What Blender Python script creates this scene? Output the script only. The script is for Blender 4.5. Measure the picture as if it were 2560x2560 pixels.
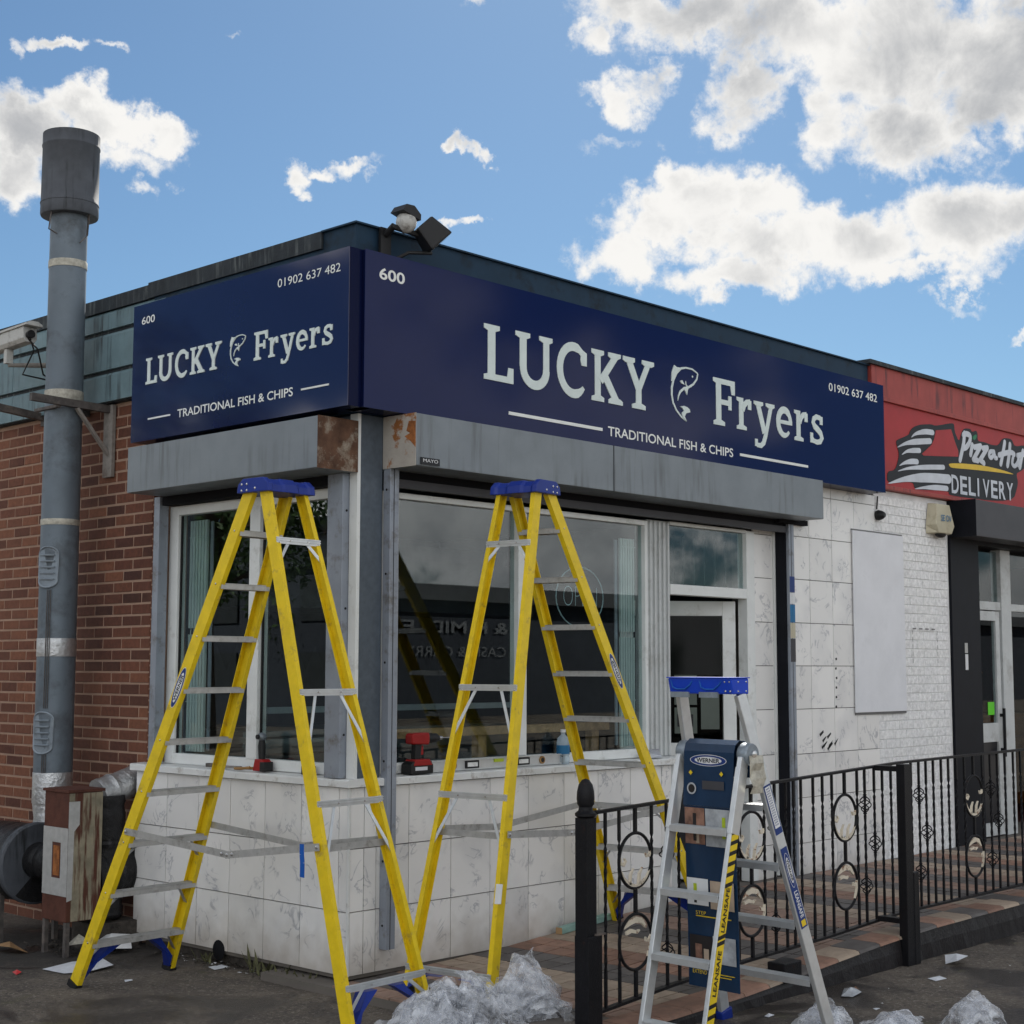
import bpy, bmesh, math, random
from mathutils import Vector, Matrix, noise as mnoise
R = math.radians
V = Vector
rnd = random.Random(7)
for o in list(bpy.data.objects):
    bpy.data.objects.remove(o)
scn = bpy.context.scene
col = scn.collection

# ------------------------------------------------------------------ camera
cam_data = bpy.data.cameras.new('camera')
cam = bpy.data.objects.new('camera', cam_data)
col.objects.link(cam)
CAM = V((-5.5894, -6.4821, 1.6740))
YAW, PITCH, ROLL = R(43.2547), R(5.7980), R(0.1133)
fw = V((math.cos(YAW)*math.cos(PITCH), math.sin(YAW)*math.cos(PITCH), math.sin(PITCH)))
rt = V((math.sin(YAW), -math.cos(YAW), 0)); up = rt.cross(fw)
rt2 = rt*math.cos(ROLL)+up*math.sin(ROLL); up2 = up*math.cos(ROLL)-rt*math.sin(ROLL)
cam.matrix_world = Matrix(((rt2.x, up2.x, -fw.x, CAM.x), (rt2.y, up2.y, -fw.y, CAM.y), (rt2.z, up2.z, -fw.z, CAM.z), (0, 0, 0, 1)))
cam_data.sensor_width = 36; cam_data.lens = 3826.05/2560*36
cam_data.clip_end = 1500; cam_data.clip_start = 0.05
scn.camera = cam

# ------------------------------------------------------------------ world, sun, exposure
SUN_AZ, SUN_EL = R(36), R(40)
world = bpy.data.worlds.new("World"); scn.world = world; world.use_nodes = True
NT = world.node_tree
def build_world():
    nt = NT; N = nt.nodes; L = nt.links; N.clear()
    out = N.new('ShaderNodeOutputWorld'); bg = N.new('ShaderNodeBackground'); L.new(bg.outputs[0], out.inputs[0])
    bg.inputs[1].default_value = 0.1
    sky = N.new('ShaderNodeTexSky'); sky.sky_type = 'NISHITA'; sky.sun_disc = False
    sky.sun_elevation = SUN_EL; sky.sun_rotation = R(90)-SUN_AZ
    sky.air_density = 1.0; sky.dust_density = 0.3; sky.ozone_density = 2.2
    tc = N.new('ShaderNodeTexCoord'); d = tc.outputs['Generated']
    def math_(op, a, b=None, c=None, clamp=False):
        n = N.new('ShaderNodeMath'); n.operation = op; n.use_clamp = clamp
        for i, x in enumerate((a, b, c)):
            if x is None: continue
            if isinstance(x, (int, float)): n.inputs[i].default_value = x
            else: L.new(x, n.inputs[i])
        return n.outputs[0]
    sep = N.new('ShaderNodeSeparateXYZ'); L.new(d, sep.inputs[0])
    az = math_('ARCTAN2', sep.outputs[1], sep.outputs[0])
    el = math_('ARCSINE', sep.outputs[2])
    comb = N.new('ShaderNodeCombineXYZ'); L.new(az, comb.inputs[0]); L.new(el, comb.inputs[1])
    # domain warp
    def noise(scale, detail=6, rough=.55, vec=d, dist=0.0, offs=None):
        n = N.new('ShaderNodeTexNoise'); n.inputs['Scale'].default_value = scale; n.inputs['Detail'].default_value = detail
        n.inputs['Roughness'].default_value = rough; n.inputs['Distortion'].default_value = dist
        L.new(vec, n.inputs['Vector'])
        return n
    def vm(op, a, b):
        n = N.new('ShaderNodeVectorMath'); n.operation = op
        for i, x in enumerate((a, b)):
            if isinstance(x, (tuple, list)): n.inputs[i].default_value = x
            elif isinstance(x, (int, float)): n.inputs[3].default_value = x
            else: L.new(x, n.inputs[i])
        return n.outputs['Value'] if op in ('LENGTH', 'DOT_PRODUCT') else n.outputs[0]
    wn = noise(20, 7, .62)
    warp = vm('SUBTRACT', wn.outputs['Color'], (.5, .5, .5))
    sc = N.new('ShaderNodeVectorMath'); sc.operation = 'SCALE'; L.new(warp, sc.inputs[0]); sc.inputs[3].default_value = 0.075
    uv = vm('ADD', comb.outputs[0], sc.outputs[0])
    # cloud groups: azimuth, elevation, radii (degrees) and weight
    blobs = [(38.9,24.1,2.62,.81,.9),(40.2,23.5,.93,.96,.8),(35.9,23.6,3.49,1.22,1),(32.2,23.1,3.4,1.76,1.1),(28.6,22.0,3.99,2.57,1.2),(25.0,20.9,3.02,2.69,1.2),(31.1,19.9,1.32,1.52,.9),
             (28.6,19.2,2.43,1.52,1),(27.2,18.2,1.27,.83,.8),(25.3,19.3,1.94,1.22,1),(34.1,21.2,1.8,.97,.9),(34.5,20.4,1.2,1.11,.85),(38.3,21.6,1.15,.83,.8),(38.8,20.8,.92,.84,.75),
             (39.3,21.3,1.08,.42,.6),(39.0,19.4,1.68,.31,.42),(37.6,19.5,.92,.42,.35),(36.5,17.9,1.06,1.0,1),(35.9,16.9,1.96,1.58,1.1),(37.8,16.4,1.97,1.16,1),(39.0,15.3,1.67,1.02,.9),
             (33.8,17.1,1.64,1.14,1),(33.1,15.8,3.23,1.44,1.15),(34.6,14.6,2.96,.72,.9),(30.2,15.5,3.16,1.57,1.15),(26.6,15.7,2.77,1.68,1.15),(24.3,15.9,2.04,1.52,1.1),(28.0,14.2,3.5,.57,.8),
             (39.9,15.0,.91,.73,.6),(24.9,12.1,.82,.25,.6),(26.4,13.3,1.25,.28,.45),(61.5,18.8,1.97,1.22,1.05),(61.7,17.4,1.26,1.23,.95),(58.8,19.6,2.17,.82,1.05),(56.6,19.5,1.32,.62,.9),
             (57.6,18.7,1.9,.69,.7),(57.2,17.5,.8,.49,.62),(56.1,17.9,.44,.42,.45),(51.5,18.0,.53,.71,.75),(50.6,18.5,.91,.4,.68),(49.1,18.6,1.07,.4,.72),(48.3,18.2,.46,.36,.55),(51.5,17.2,.38,.26,.62),
             (45.1,19.3,.43,.43,.8),(44.7,19.0,.43,.4,.75),(46.2,16.6,.61,.23,.62),(45.3,16.6,.58,.23,.6),(61.6,21.7,.42,.46,.62),(60.6,22.0,1.0,.37,.72),(59.6,21.9,.65,.29,.62),(58.2,22.1,.55,.24,.55),
             (54.8,22.6,.45,.24,.5),(44.5,24.0,.93,.34,.4)]
    acc = None
    for a, e, ra, re, w in blobs:
        q = vm('SUBTRACT', uv, (R(a), R(e), 0)); q = vm('MULTIPLY', q, (1/R(ra), 1/R(re), 0))
        l = vm('LENGTH', q, (0, 0, 0))
        m = N.new('ShaderNodeMapRange'); m.interpolation_type = 'SMOOTHSTEP'; L.new(l, m.inputs[0])
        m.inputs[1].default_value = 0.1; m.inputs[2].default_value = 1.55; m.inputs[3].default_value = w; m.inputs[4].default_value = 0
        acc = m.outputs[0] if acc is None else math_('MAXIMUM', acc, m.outputs[0])
    fine = noise(FN[0], 12, FN[1], dist=.15)
    f = math_('MULTIPLY', math_('SUBTRACT', fine.outputs[0], .5), FN[2])
    # the rest of the sky carries the same kind of broken cloud
    far = noise(4.4, 5, .55)
    dotf = vm('DOT_PRODUCT', d, tuple(fw))
    outside = N.new('ShaderNodeMapRange'); outside.interpolation_type = 'SMOOTHSTEP'; L.new(dotf, outside.inputs[0])
    outside.inputs[1].default_value = .80; outside.inputs[2].default_value = .93; outside.inputs[3].default_value = 1; outside.inputs[4].default_value = 0
    gen = N.new('ShaderNodeMapRange'); L.new(far.outputs[0], gen.inputs[0])
    gen.inputs[1].default_value = .42; gen.inputs[2].default_value = .58; gen.inputs[3].default_value = 0; gen.inputs[4].default_value = 1.15
    gen2 = math_('MULTIPLY', gen.outputs[0], outside.outputs[0])
    field = math_('MAXIMUM', acc, gen2); dens = math_('ADD', field, f)
    cov = N.new('ShaderNodeMapRange'); cov.interpolation_type = 'SMOOTHSTEP'; L.new(dens, cov.inputs[0])
    cov.inputs[1].default_value = FN[3]; cov.inputs[2].default_value = FN[4]; cov.inputs[3].default_value = 0; cov.inputs[4].default_value = 1
    lim = N.new('ShaderNodeMapRange'); lim.interpolation_type = 'SMOOTHSTEP'; L.new(field, lim.inputs[0]); lim.inputs[1].default_value = .04; lim.inputs[2].default_value = .30
    covo = math_('MULTIPLY', cov.outputs[0], lim.outputs[0])
    # thick parts are grey, thin edges bright
    med = noise(11, 9, .6, dist=.3)
    thick = math_('ADD', math_('ADD', field, math_('MULTIPLY', f, .18)), math_('MULTIPLY', math_('SUBTRACT', med.outputs[0], .5), 2.6))
    # higher cloud is seen more from below and so greyer
    hi = N.new('ShaderNodeMapRange'); L.new(el, hi.inputs[0]); hi.inputs[1].default_value = R(14); hi.inputs[2].default_value = R(26); hi.inputs[3].default_value = -.28; hi.inputs[4].default_value = .34
    thick = math_('ADD', thick, hi.outputs[0])
    gr = N.new('ShaderNodeMapRange'); gr.interpolation_type = 'SMOOTHSTEP'; L.new(thick, gr.inputs[0])
    gr.inputs[1].default_value = .5; gr.inputs[2].default_value = 1.65; gr.inputs[3].default_value = 0; gr.inputs[4].default_value = 1
    cc = N.new('ShaderNodeMix'); cc.data_type = 'RGBA'; L.new(gr.outputs[0], cc.inputs[0])
    cc.inputs[6].default_value = (CLB[0], CLB[1], CLB[2], 1); cc.inputs[7].default_value = (CLG[0], CLG[1], CLG[2], 1)
    gm = N.new('ShaderNodeMix'); gm.data_type = 'RGBA'; gm.blend_type = 'MULTIPLY'; gm.inputs[0].default_value = 1
    L.new(sky.outputs[0], gm.inputs[6]); gm.inputs[7].default_value = (SKYT[0], SKYT[1], SKYT[2], 1)
    mx = N.new('ShaderNodeMix'); mx.data_type = 'RGBA'; L.new(covo, mx.inputs[0])
    L.new(gm.outputs[2], mx.inputs[6]); L.new(cc.outputs[2], mx.inputs[7])
    # cloud on the far side from the sun is lit full on, so brighter than the backlit cloud near it
    ds = vm('DOT_PRODUCT', d, (math.cos(SUN_EL)*math.cos(SUN_AZ), math.cos(SUN_EL)*math.sin(SUN_AZ), math.sin(SUN_EL)))
    br = N.new('ShaderNodeMapRange'); br.interpolation_type = 'SMOOTHSTEP'; L.new(ds, br.inputs[0]); br.inputs[1].default_value = .75; br.inputs[2].default_value = -.3; br.inputs[3].default_value = 1; br.inputs[4].default_value = 2.9
    sc2 = N.new('ShaderNodeVectorMath'); sc2.operation = 'SCALE'; L.new(cc.outputs[2], sc2.inputs[0]); L.new(br.outputs[0], sc2.inputs[3]); L.new(sc2.outputs[0], mx.inputs[7])
    L.new(mx.outputs[2], bg.inputs[0])
FN = (34, .64, 2.0, .16, .80)
CLB = (3.45, 3.4, 3.3); CLG = (1.6, 1.65, 1.73); SKYT = (.205, .265, .298)
build_world()
world.cycles.sampling_method = 'MANUAL'; world.cycles.sample_map_resolution = 512

sl = bpy.data.lights.new('sun', 'SUN'); sl.energy = 4.0; sl.angle = R(0.53); sl.color = (1, .95, .87)
sun = bpy.data.objects.new('sun', sl); col.objects.link(sun)
sd = V((math.cos(SUN_EL)*math.cos(SUN_AZ), math.cos(SUN_EL)*math.sin(SUN_AZ), math.sin(SUN_EL)))
sun.rotation_euler = sd.to_track_quat('Z', 'Y').to_euler(); sun.location = (10, 10, 20)
scn.view_settings.view_transform = 'Standard'; scn.view_settings.look = 'None'
scn.view_settings.exposure = 1.45; scn.view_settings.gamma = 1
scn.view_settings.use_curve_mapping = False

# ------------------------------------------------------------------ materials
MATS = {}
def mat(name, c, rough=.6, metal=0.0, var=.12, vs=6.0, bump=.0, bs=60.0, grime=None, gs=3.0, gt=(.52, .7), streak=False, sm=(.42, .6), sa=(.5, .66),
        rvar=0.0, spec=.3, coat=0.0, trans=0.0, objrand=0.0, c2=None, alpha=None):
    """principled material: base colour with two-scale noise, optional grime / vertical streaks, bump"""
    m = bpy.data.materials.new(name); m.use_nodes = True; nt = m.node_tree; N = nt.nodes; L = nt.links
    b = N['Principled BSDF']; b.inputs['Roughness'].default_value = rough; b.inputs['Metallic'].default_value = metal
    b.inputs['Specular IOR Level'].default_value = spec; b.inputs['Coat Weight'].default_value = coat; b.inputs['Coat Roughness'].default_value = .05
    b.inputs['Transmission Weight'].default_value = trans
    geo = N.new('ShaderNodeNewGeometry'); pos = geo.outputs['Position']
    def noise(s, det=4, r=.55, vec=None):
        n = N.new('ShaderNodeTexNoise'); n.inputs['Scale'].default_value = s; n.inputs['Detail'].default_value = det; n.inputs['Roughness'].default_value = r
        L.new(vec or pos, n.inputs['Vector']); return n.outputs[0]
    def mr(x, a, b_, c_=0, d_=1, smooth=False):
        n = N.new('ShaderNodeMapRange'); L.new(x, n.inputs[0])
        if smooth: n.interpolation_type = 'SMOOTHSTEP'
        for i, q in zip((1, 2, 3, 4), (a, b_, c_, d_)): n.inputs[i].default_value = q
        return n.outputs[0]
    def mix(f, a, b_, mode='MIX'):
        n = N.new('ShaderNodeMix'); n.data_type = 'RGBA'; n.blend_type = mode
        if isinstance(f, float): n.inputs[0].default_value = f
        else: L.new(f, n.inputs[0])
        for i, q in ((6, a), (7, b_)):
            if isinstance(q, tuple): n.inputs[i].default_value = (*q[:3], 1)
            else: L.new(q, n.inputs[i])
        return n.outputs[2]
    lo = tuple(x*(1-var) for x in c); hi = tuple(min(1, x*(1+var)) for x in c)
    base = mix(mr(noise(vs, 5, .6), .3, .7), lo, hi)
    if objrand or c2:
        oi = N.new('ShaderNodeObjectInfo')
        if c2: base = mix(mr(oi.outputs['Random'], .25, .75, 0, 1), base, c2)
        if objrand: base = mix(1.0, base, mix(oi.outputs['Random'], (1-objrand,)*3, (1+objrand,)*3), 'MULTIPLY')
    if grime:
        vec = pos
        if streak:
            mp = N.new('ShaderNodeMapping'); mp.inputs['Scale'].default_value = (1, 1, .08); L.new(pos, mp.inputs[0]); vec = mp.outputs[0]
            a = noise(gs*9, 4, .6, vec); bb = noise(gs, 3, .5)
            mu = N.new('ShaderNodeMath'); mu.operation = 'MULTIPLY'; L.new(mr(a, sa[0], sa[1], 0, 1), mu.inputs[0]); L.new(mr(bb, sm[0], sm[1], 0, 1), mu.inputs[1]); f = mu.outputs[0]
        else:
            f = mr(noise(gs, 9, .7), gt[0], gt[1], 0, 1)
        base = mix(f, base, grime)
    L.new(base, b.inputs['Base Color'])
    if rvar: L.new(mr(noise(vs*1.7, 4), .3, .7, max(0, rough-rvar), min(1, rough+rvar)), b.inputs['Roughness'])
    if bump:
        bn = N.new('ShaderNodeBump'); bn.inputs['Strength'].default_value = bump; bn.inputs['Distance'].default_value = .01
        L.new(noise(bs, 6, .6), bn.inputs['Height']); L.new(bn.outputs[0], b.inputs['Normal'])
    MATS[name] = m
    return m

def mat_nodes(name):
    m = bpy.data.materials.new(name); m.use_nodes = True; MATS[name] = m
    return m, m.node_tree.nodes, m.node_tree.links, m.node_tree.nodes['Principled BSDF']

def marble():
    m, N, L, b = mat_nodes('marble_tile'); b.inputs['Roughness'].default_value = .28
    geo = N.new('ShaderNodeNewGeometry'); oi = N.new('ShaderNodeObjectInfo')
    sc = N.new('ShaderNodeVectorMath'); sc.operation = 'SCALE'; sc.inputs[0].default_value = (17, 31, 23); L.new(oi.outputs['Random'], sc.inputs[3])
    ad = N.new('ShaderNodeVectorMath'); L.new(geo.outputs['Position'], ad.inputs[0]); L.new(sc.outputs[0], ad.inputs[1])
    def nz(s, det, r, dist=0.):
        n = N.new('ShaderNodeTexNoise'); n.inputs['Scale'].default_value = s; n.inputs['Detail'].default_value = det; n.inputs['Roughness'].default_value = r
        n.inputs['Distortion'].default_value = dist; L.new(ad.outputs[0], n.inputs[0]); return n.outputs[0]
    def M(op, a, b_):
        n = N.new('ShaderNodeMath'); n.operation = op
        for i, x in enumerate((a, b_)):
            if isinstance(x, (int, float)): n.inputs[i].default_value = x
            else: L.new(x, n.inputs[i])
        return n.outputs[0]
    def mr(x, a, b_, c_, d_):
        n = N.new('ShaderNodeMapRange'); L.new(x, n.inputs[0])
        for i, q in zip((1, 2, 3, 4), (a, b_, c_, d_)): n.inputs[i].default_value = q
        return n.outputs[0]
    v = nz(5.5, 5, .55, 1.2)
    line = mr(M('ABSOLUTE', M('SUBTRACT', v, .5), 0), .002, .034, 1, 0)
    mask = mr(nz(6, 2, .5), .50, .60, 0, 1)
    vein = M('MULTIPLY', line, mask)
    soft = mr(nz(3, 3, .5), .5, .8, 0, .35)
    fac = M('MAXIMUM', M('MULTIPLY', vein, .75), soft)
    mx = N.new('ShaderNodeMix'); mx.data_type = 'RGBA'; L.new(fac, mx.inputs[0])
    mx.inputs[6].default_value = (.80, .79, .77, 1); mx.inputs[7].default_value = (.36, .37, .40, 1)
    # dirt close to the ground and per-tile tone
    sep = N.new('ShaderNodeSeparateXYZ'); L.new(geo.outputs['Position'], sep.inputs[0])
    n2 = N.new('ShaderNodeTexNoise'); n2.inputs['Scale'].default_value = 9; n2.inputs['Detail'].default_value = 8; L.new(geo.outputs['Position'], n2.inputs[0])
    dz = M('SUBTRACT', sep.outputs[2], M('MULTIPLY', n2.outputs[0], .3))
    dirt = mr(dz, -.16, .10, .55, 0)
    m2 = N.new('ShaderNodeMix'); m2.data_type = 'RGBA'; L.new(dirt, m2.inputs[0]); L.new(mx.outputs[2], m2.inputs[6]); m2.inputs[7].default_value = (.27, .21, .15, 1)
    m3 = N.new('ShaderNodeMix'); m3.data_type = 'RGBA'; m3.blend_type = 'MULTIPLY'; m3.inputs[0].default_value = 1
    L.new(m2.outputs[2], m3.inputs[6]); t = mr(oi.outputs['Random'], 0, 1, .93, 1.05)
    cb = N.new('ShaderNodeCombineColor');
    for i in range(3): L.new(t, cb.inputs[i])
    L.new(cb.outputs[0], m3.inputs[7]); L.new(m3.outputs[2], b.inputs['Base Color'])
    return m

def brickmat(name, cols, pale, bumpk=.5):
    m, N, L, b = mat_nodes(name); b.inputs['Roughness'].default_value = .85
    oi = N.new('ShaderNodeObjectInfo'); ramp = N.new('ShaderNodeValToRGB'); L.new(oi.outputs['Random'], ramp.inputs[0])
    e = ramp.color_ramp.elements; e[0].color = (*cols[0], 1); e[1].color = (*cols[-1], 1)
    for i, c in enumerate(cols[1:-1], 1):
        q = e.new(i/(len(cols)-1)); q.color = (*c, 1)
    geo = N.new('ShaderNodeNewGeometry')
    def nz(s, det=5):
        n = N.new('ShaderNodeTexNoise'); n.inputs['Scale'].default_value = s; n.inputs['Detail'].default_value = det; n.inputs['Roughness'].default_value = .65; L.new(geo.outputs['Position'], n.inputs[0]); return n.outputs[0]
    mr = N.new('ShaderNodeMapRange'); L.new(nz(28), mr.inputs[0]); mr.inputs[1].default_value = .3; mr.inputs[2].default_value = .7; mr.inputs[3].default_value = .75; mr.inputs[4].default_value = 1.25
    cb = N.new('ShaderNodeCombineColor')
    for i in range(3): L.new(mr.outputs[0], cb.inputs[i])
    m3 = N.new('ShaderNodeMix'); m3.data_type = 'RGBA'; m3.blend_type = 'MULTIPLY'; m3.inputs[0].default_value = 1
    L.new(ramp.outputs[0], m3.inputs[6]); L.new(cb.outputs[0], m3.inputs[7])
    # weathered patches
    m4 = N.new('ShaderNodeMapRange'); L.new(nz(1.1, 7), m4.inputs[0]); m4.inputs[1].default_value = .45; m4.inputs[2].default_value = .75; m4.inputs[3].default_value = 0; m4.inputs[4].default_value = .5
    m5 = N.new('ShaderNodeMix'); m5.data_type = 'RGBA'; L.new(m4.outputs[0], m5.inputs[0]); L.new(m3.outputs[2], m5.inputs[6]); m5.inputs[7].default_value = (*pale, 1)
    L.new(m5.outputs[2], b.inputs['Base Color'])
    bn = N.new('ShaderNodeBump'); bn.inputs['Strength'].default_value = bumpk; bn.inputs['Distance'].default_value = .004; L.new(nz(160, 6), bn.inputs['Height']); L.new(bn.outputs[0], b.inputs['Normal'])
    return m

def glassmat(name, tint=(.82, .88, .88), k=.95):
    m, N, L, b = mat_nodes(name); N.remove(b); out = N['Material Output']
    tr = N.new('ShaderNodeBsdfTransparent'); tr.inputs[0].default_value = (*tint, 1)
    gl = N.new('ShaderNodeBsdfGlossy'); gl.inputs['Roughness'].default_value = .008; gl.inputs[0].default_value = (.95, .97, 1, 1)
    fr = N.new('ShaderNodeFresnel'); gg = N.new('ShaderNodeNewGeometry'); io = N.new('ShaderNodeMapRange'); L.new(gg.outputs['Backfacing'], io.inputs[0]); io.inputs[3].default_value = 1.5; io.inputs[4].default_value = 1/1.5; L.new(io.outputs[0], fr.inputs[0])
    mu = N.new('ShaderNodeMath'); mu.operation = 'MULTIPLY'; mu.use_clamp = True; L.new(fr.outputs[0], mu.inputs[0]); mu.inputs[1].default_value = k
    mx = N.new('ShaderNodeMixShader'); L.new(mu.outputs[0], mx.inputs[0]); L.new(tr.outputs[0], mx.inputs[1]); L.new(gl.outputs[0], mx.inputs[2]); L.new(mx.outputs[0], out.inputs[0])
    return m

def plasticmat(name):
    m, N, L, b = mat_nodes(name); out = N['Material Output']
    b.inputs['Base Color'].default_value = (.88, .90, .94, 1); b.inputs['Roughness'].default_value = .16; b.inputs['Specular IOR Level'].default_value = 1.0
    tr = N.new('ShaderNodeBsdfTransparent'); tr.inputs[0].default_value = (.985, .99, 1, 1)
    geo = N.new('ShaderNodeNewGeometry'); n = N.new('ShaderNodeTexNoise'); n.inputs['Scale'].default_value = 9; n.inputs['Detail'].default_value = 7; n.inputs['Distortion'].default_value = 1.5; L.new(geo.outputs['Position'], n.inputs[0])
    mr = N.new('ShaderNodeMapRange'); L.new(n.outputs[0], mr.inputs[0]); mr.inputs[1].default_value = .4; mr.inputs[2].default_value = .7; mr.inputs[3].default_value = .03; mr.inputs[4].default_value = .42
    fr = N.new('ShaderNodeFresnel'); io = N.new('ShaderNodeMapRange'); L.new(geo.outputs['Backfacing'], io.inputs[0]); io.inputs[3].default_value = 1.45; io.inputs[4].default_value = 1/1.45; L.new(io.outputs[0], fr.inputs[0])
    ad = N.new('ShaderNodeMath'); ad.use_clamp = True; L.new(mr.outputs[0], ad.inputs[0]); L.new(fr.outputs[0], ad.inputs[1])
    mx = N.new('ShaderNodeMixShader'); L.new(ad.outputs[0], mx.inputs[0]); L.new(tr.outputs[0], mx.inputs[1]); L.new(b.outputs[0], mx.inputs[2]); L.new(mx.outputs[0], out.inputs[0])
    return m

def asphalt():
    m, N, L, b = mat_nodes('asphalt')
    geo = N.new('ShaderNodeNewGeometry')
    def nz(s, det=5, r=.6, dist=0.):
        n = N.new('ShaderNodeTexNoise'); n.inputs['Scale'].default_value = s; n.inputs['Detail'].default_value = det; n.inputs['Roughness'].default_value = r; n.inputs['Distortion'].default_value = dist; L.new(geo.outputs['Position'], n.inputs[0]); return n.outputs[0]
    def mr(x, a, b_, c_, d_):
        n = N.new('ShaderNodeMapRange'); n.interpolation_type = 'SMOOTHSTEP'; L.new(x, n.inputs[0])
        for i, q in zip((1, 2, 3, 4), (a, b_, c_, d_)): n.inputs[i].default_value = q
        return n.outputs[0]
    def mix(f, a, b_):
        n = N.new('ShaderNodeMix'); n.data_type = 'RGBA'; L.new(f, n.inputs[0])
        for i, q in ((6, a), (7, b_)):
            if isinstance(q, tuple): n.inputs[i].default_value = (*q, 1)
            else: L.new(q, n.inputs[i])
        return n.outputs[2]
    base = mix(mr(nz(2.2, 6), .35, .68, 0, 1), (.085, .07, .058), (.155, .128, .10))
    stones = mix(mr(nz(46, 5, .85), .53, .62, 0, 1), base, (.27, .24, .20))
    dark = mix(mr(nz(27, 6, .85), .53, .63, 0, .9), stones, (.035, .031, .028))
    wet = mr(nz(1.3, 4, .55, .6), .50, .62, 0, 1)
    wd = N.new('ShaderNodeMix'); wd.data_type = 'RGBA'; wd.blend_type = 'MULTIPLY'; wd.inputs[0].default_value = 1; L.new(dark, wd.inputs[6]); wd.inputs[7].default_value = (.34, .32, .31, 1)
    colr = mix(wet, dark, (.03, .026, .024)); L.new(wd.outputs[2], colr.node.inputs[7])
    moss = mix(mr(nz(3.1, 5, .6, 1.0), .60, .70, 0, .5), colr, (.10, .095, .045))
    vd = N.new('ShaderNodeVectorMath'); vd.operation = 'DISTANCE'; L.new(geo.outputs['Position'], vd.inputs[0]); vd.inputs[1].default_value = (-.25, 2.3, G0)
    dd = N.new('ShaderNodeMath'); dd.operation = 'MULTIPLY_ADD'; L.new(nz(4, 5, .65), dd.inputs[0]); dd.inputs[1].default_value = -1.1; L.new(vd.outputs['Value'], dd.inputs[2])
    soot = mix(mr(dd.outputs[0], -.1, .75, .85, 0), moss, (.014, .012, .011))
    L.new(soot, b.inputs['Base Color'])
    L.new(mr(wet, 0, 1, .9, .32), b.inputs['Roughness'])
    bn = N.new('ShaderNodeBump'); bn.inputs['Strength'].default_value = .8; bn.inputs['Distance'].default_value = .012
    L.new(nz(80, 6, .75), bn.inputs['Height']); L.new(bn.outputs[0], b.inputs['Normal'])
    return m

G0 = -.08
marble(); asphalt()
brickmat('brick_red', [(.05, .017, .011), (.095, .031, .018), (.145, .05, .027), (.07, .023, .015), (.20, .075, .038), (.11, .037, .021)], (.18, .075, .042))
brickmat('brick_white', [(.72, .72, .72), (.77, .77, .77), (.75, .75, .74)], (.78, .78, .77), .18)
glassmat('window_glass'); glassmat('leaf_glass', (.5, .53, .53), .12); glassmat('door_glass', (.8, .85, .85), .45)
plasticmat('clear_polythene')
mat('mortar', (.34, .225, .165), .95, bump=.5, bs=90)
mat('white_mortar', (.72, .72, .72), .9, bump=.4, bs=90)
mat('grout', (.14, .125, .11), .95)
mat('navy_gloss', (.006, .013, .068), .07, var=.03, spec=.10)
mat('navy_gloss_side', (.006, .010, .058), .06, var=.03, spec=.5)
mat('navy_edge', (.004, .007, .035), .25, var=.03, spec=.05)
mat('sign_white', (.62, .70, .68), .35, var=.05, vs=14)
mat('sign_white_bright', (.74, .76, .74), .35, var=.05)
mat('teal_cladding', (.13, .20, .225), .5, var=.12, grime=(.035, .045, .05), gs=2.2, streak=True, rvar=.1)
mat('teal_fascia', (.017, .040, .070), .5, spec=.12, var=.12, grime=(.012, .016, .02), gs=5)
mat('dark_coping', (.022, .028, .034), .7, var=.3, grime=(.11, .125, .125), gs=3.4, streak=True, bump=.3, bs=80)
mat('shutter_box_grey', (.20, .225, .245), .42, var=.08, vs=5, metal=.15, grime=(.14, .155, .165), gs=2.0, streak=True, rvar=.08)
mat('galvanised', (.24, .28, .32), .4, metal=.35, var=.14, vs=16, grime=(.12, .13, .14), gs=7, rvar=.1)
mat('guide_metal', (.28, .31, .36), .42, metal=.25, var=.1, vs=5, grime=(.16, .15, .14), gs=9)
mat('post_grey', (.085, .105, .13), .45, metal=.2, var=.16, vs=22, grime=(.13, .15, .17), gs=14, gt=(.6, .8))
mat('white_rust', (.40, .37, .33), .7, var=.14, grime=(.28, .11, .035), gs=7, gt=(.56, .62), bump=.3, bs=40)
mat('rusty_brown', (.10, .052, .032), .85, var=.4, vs=14, grime=(.28, .24, .19), gs=8, gt=(.52, .66), bump=.5, bs=50)
mat('dark_soffit', (.010, .010, .012), .8, spec=.1)
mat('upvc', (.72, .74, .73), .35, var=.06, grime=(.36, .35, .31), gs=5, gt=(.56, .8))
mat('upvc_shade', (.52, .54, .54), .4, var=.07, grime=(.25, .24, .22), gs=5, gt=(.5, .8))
mat('grille_pale', (.47, .53, .51), .45, var=.08)
mat('sill_white', (.70, .71, .70), .4, var=.08, grime=(.28, .24, .2), gs=9, gt=(.55, .75))
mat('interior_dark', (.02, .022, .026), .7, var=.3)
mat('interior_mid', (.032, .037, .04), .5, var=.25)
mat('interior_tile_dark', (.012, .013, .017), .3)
mat('counter_steel', (.22, .26, .27), .35, metal=.6)
mat('stud_timber', (.40, .24, .12), .75, var=.3, vs=18, bump=.2)
mat('flue_grey', (.135, .165, .195), .5, var=.14, vs=3.0, metal=.15, grime=(.06, .065, .07), gs=4, gt=(.5, .75), rvar=.08)
mat('flue_cowl', (.07, .077, .09), .6, var=.2, vs=8, grime=(.02, .022, .024), gs=3, streak=True)
mat('foil_tape', (.52, .53, .54), .32, metal=.75, var=.2, vs=30, bump=.8, bs=45)
mat('patch_tape', (.44, .44, .43), .45, metal=.25, var=.12, vs=22, bump=.12, bs=25)
mat('screened_card', (.10, .12, .105), .6)
mat('screened_print', (.13, .045, .06), .6)
mat('old_tape', (.42, .40, .34), .6, metal=.2, var=.3, vs=30, bump=.4)
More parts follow.
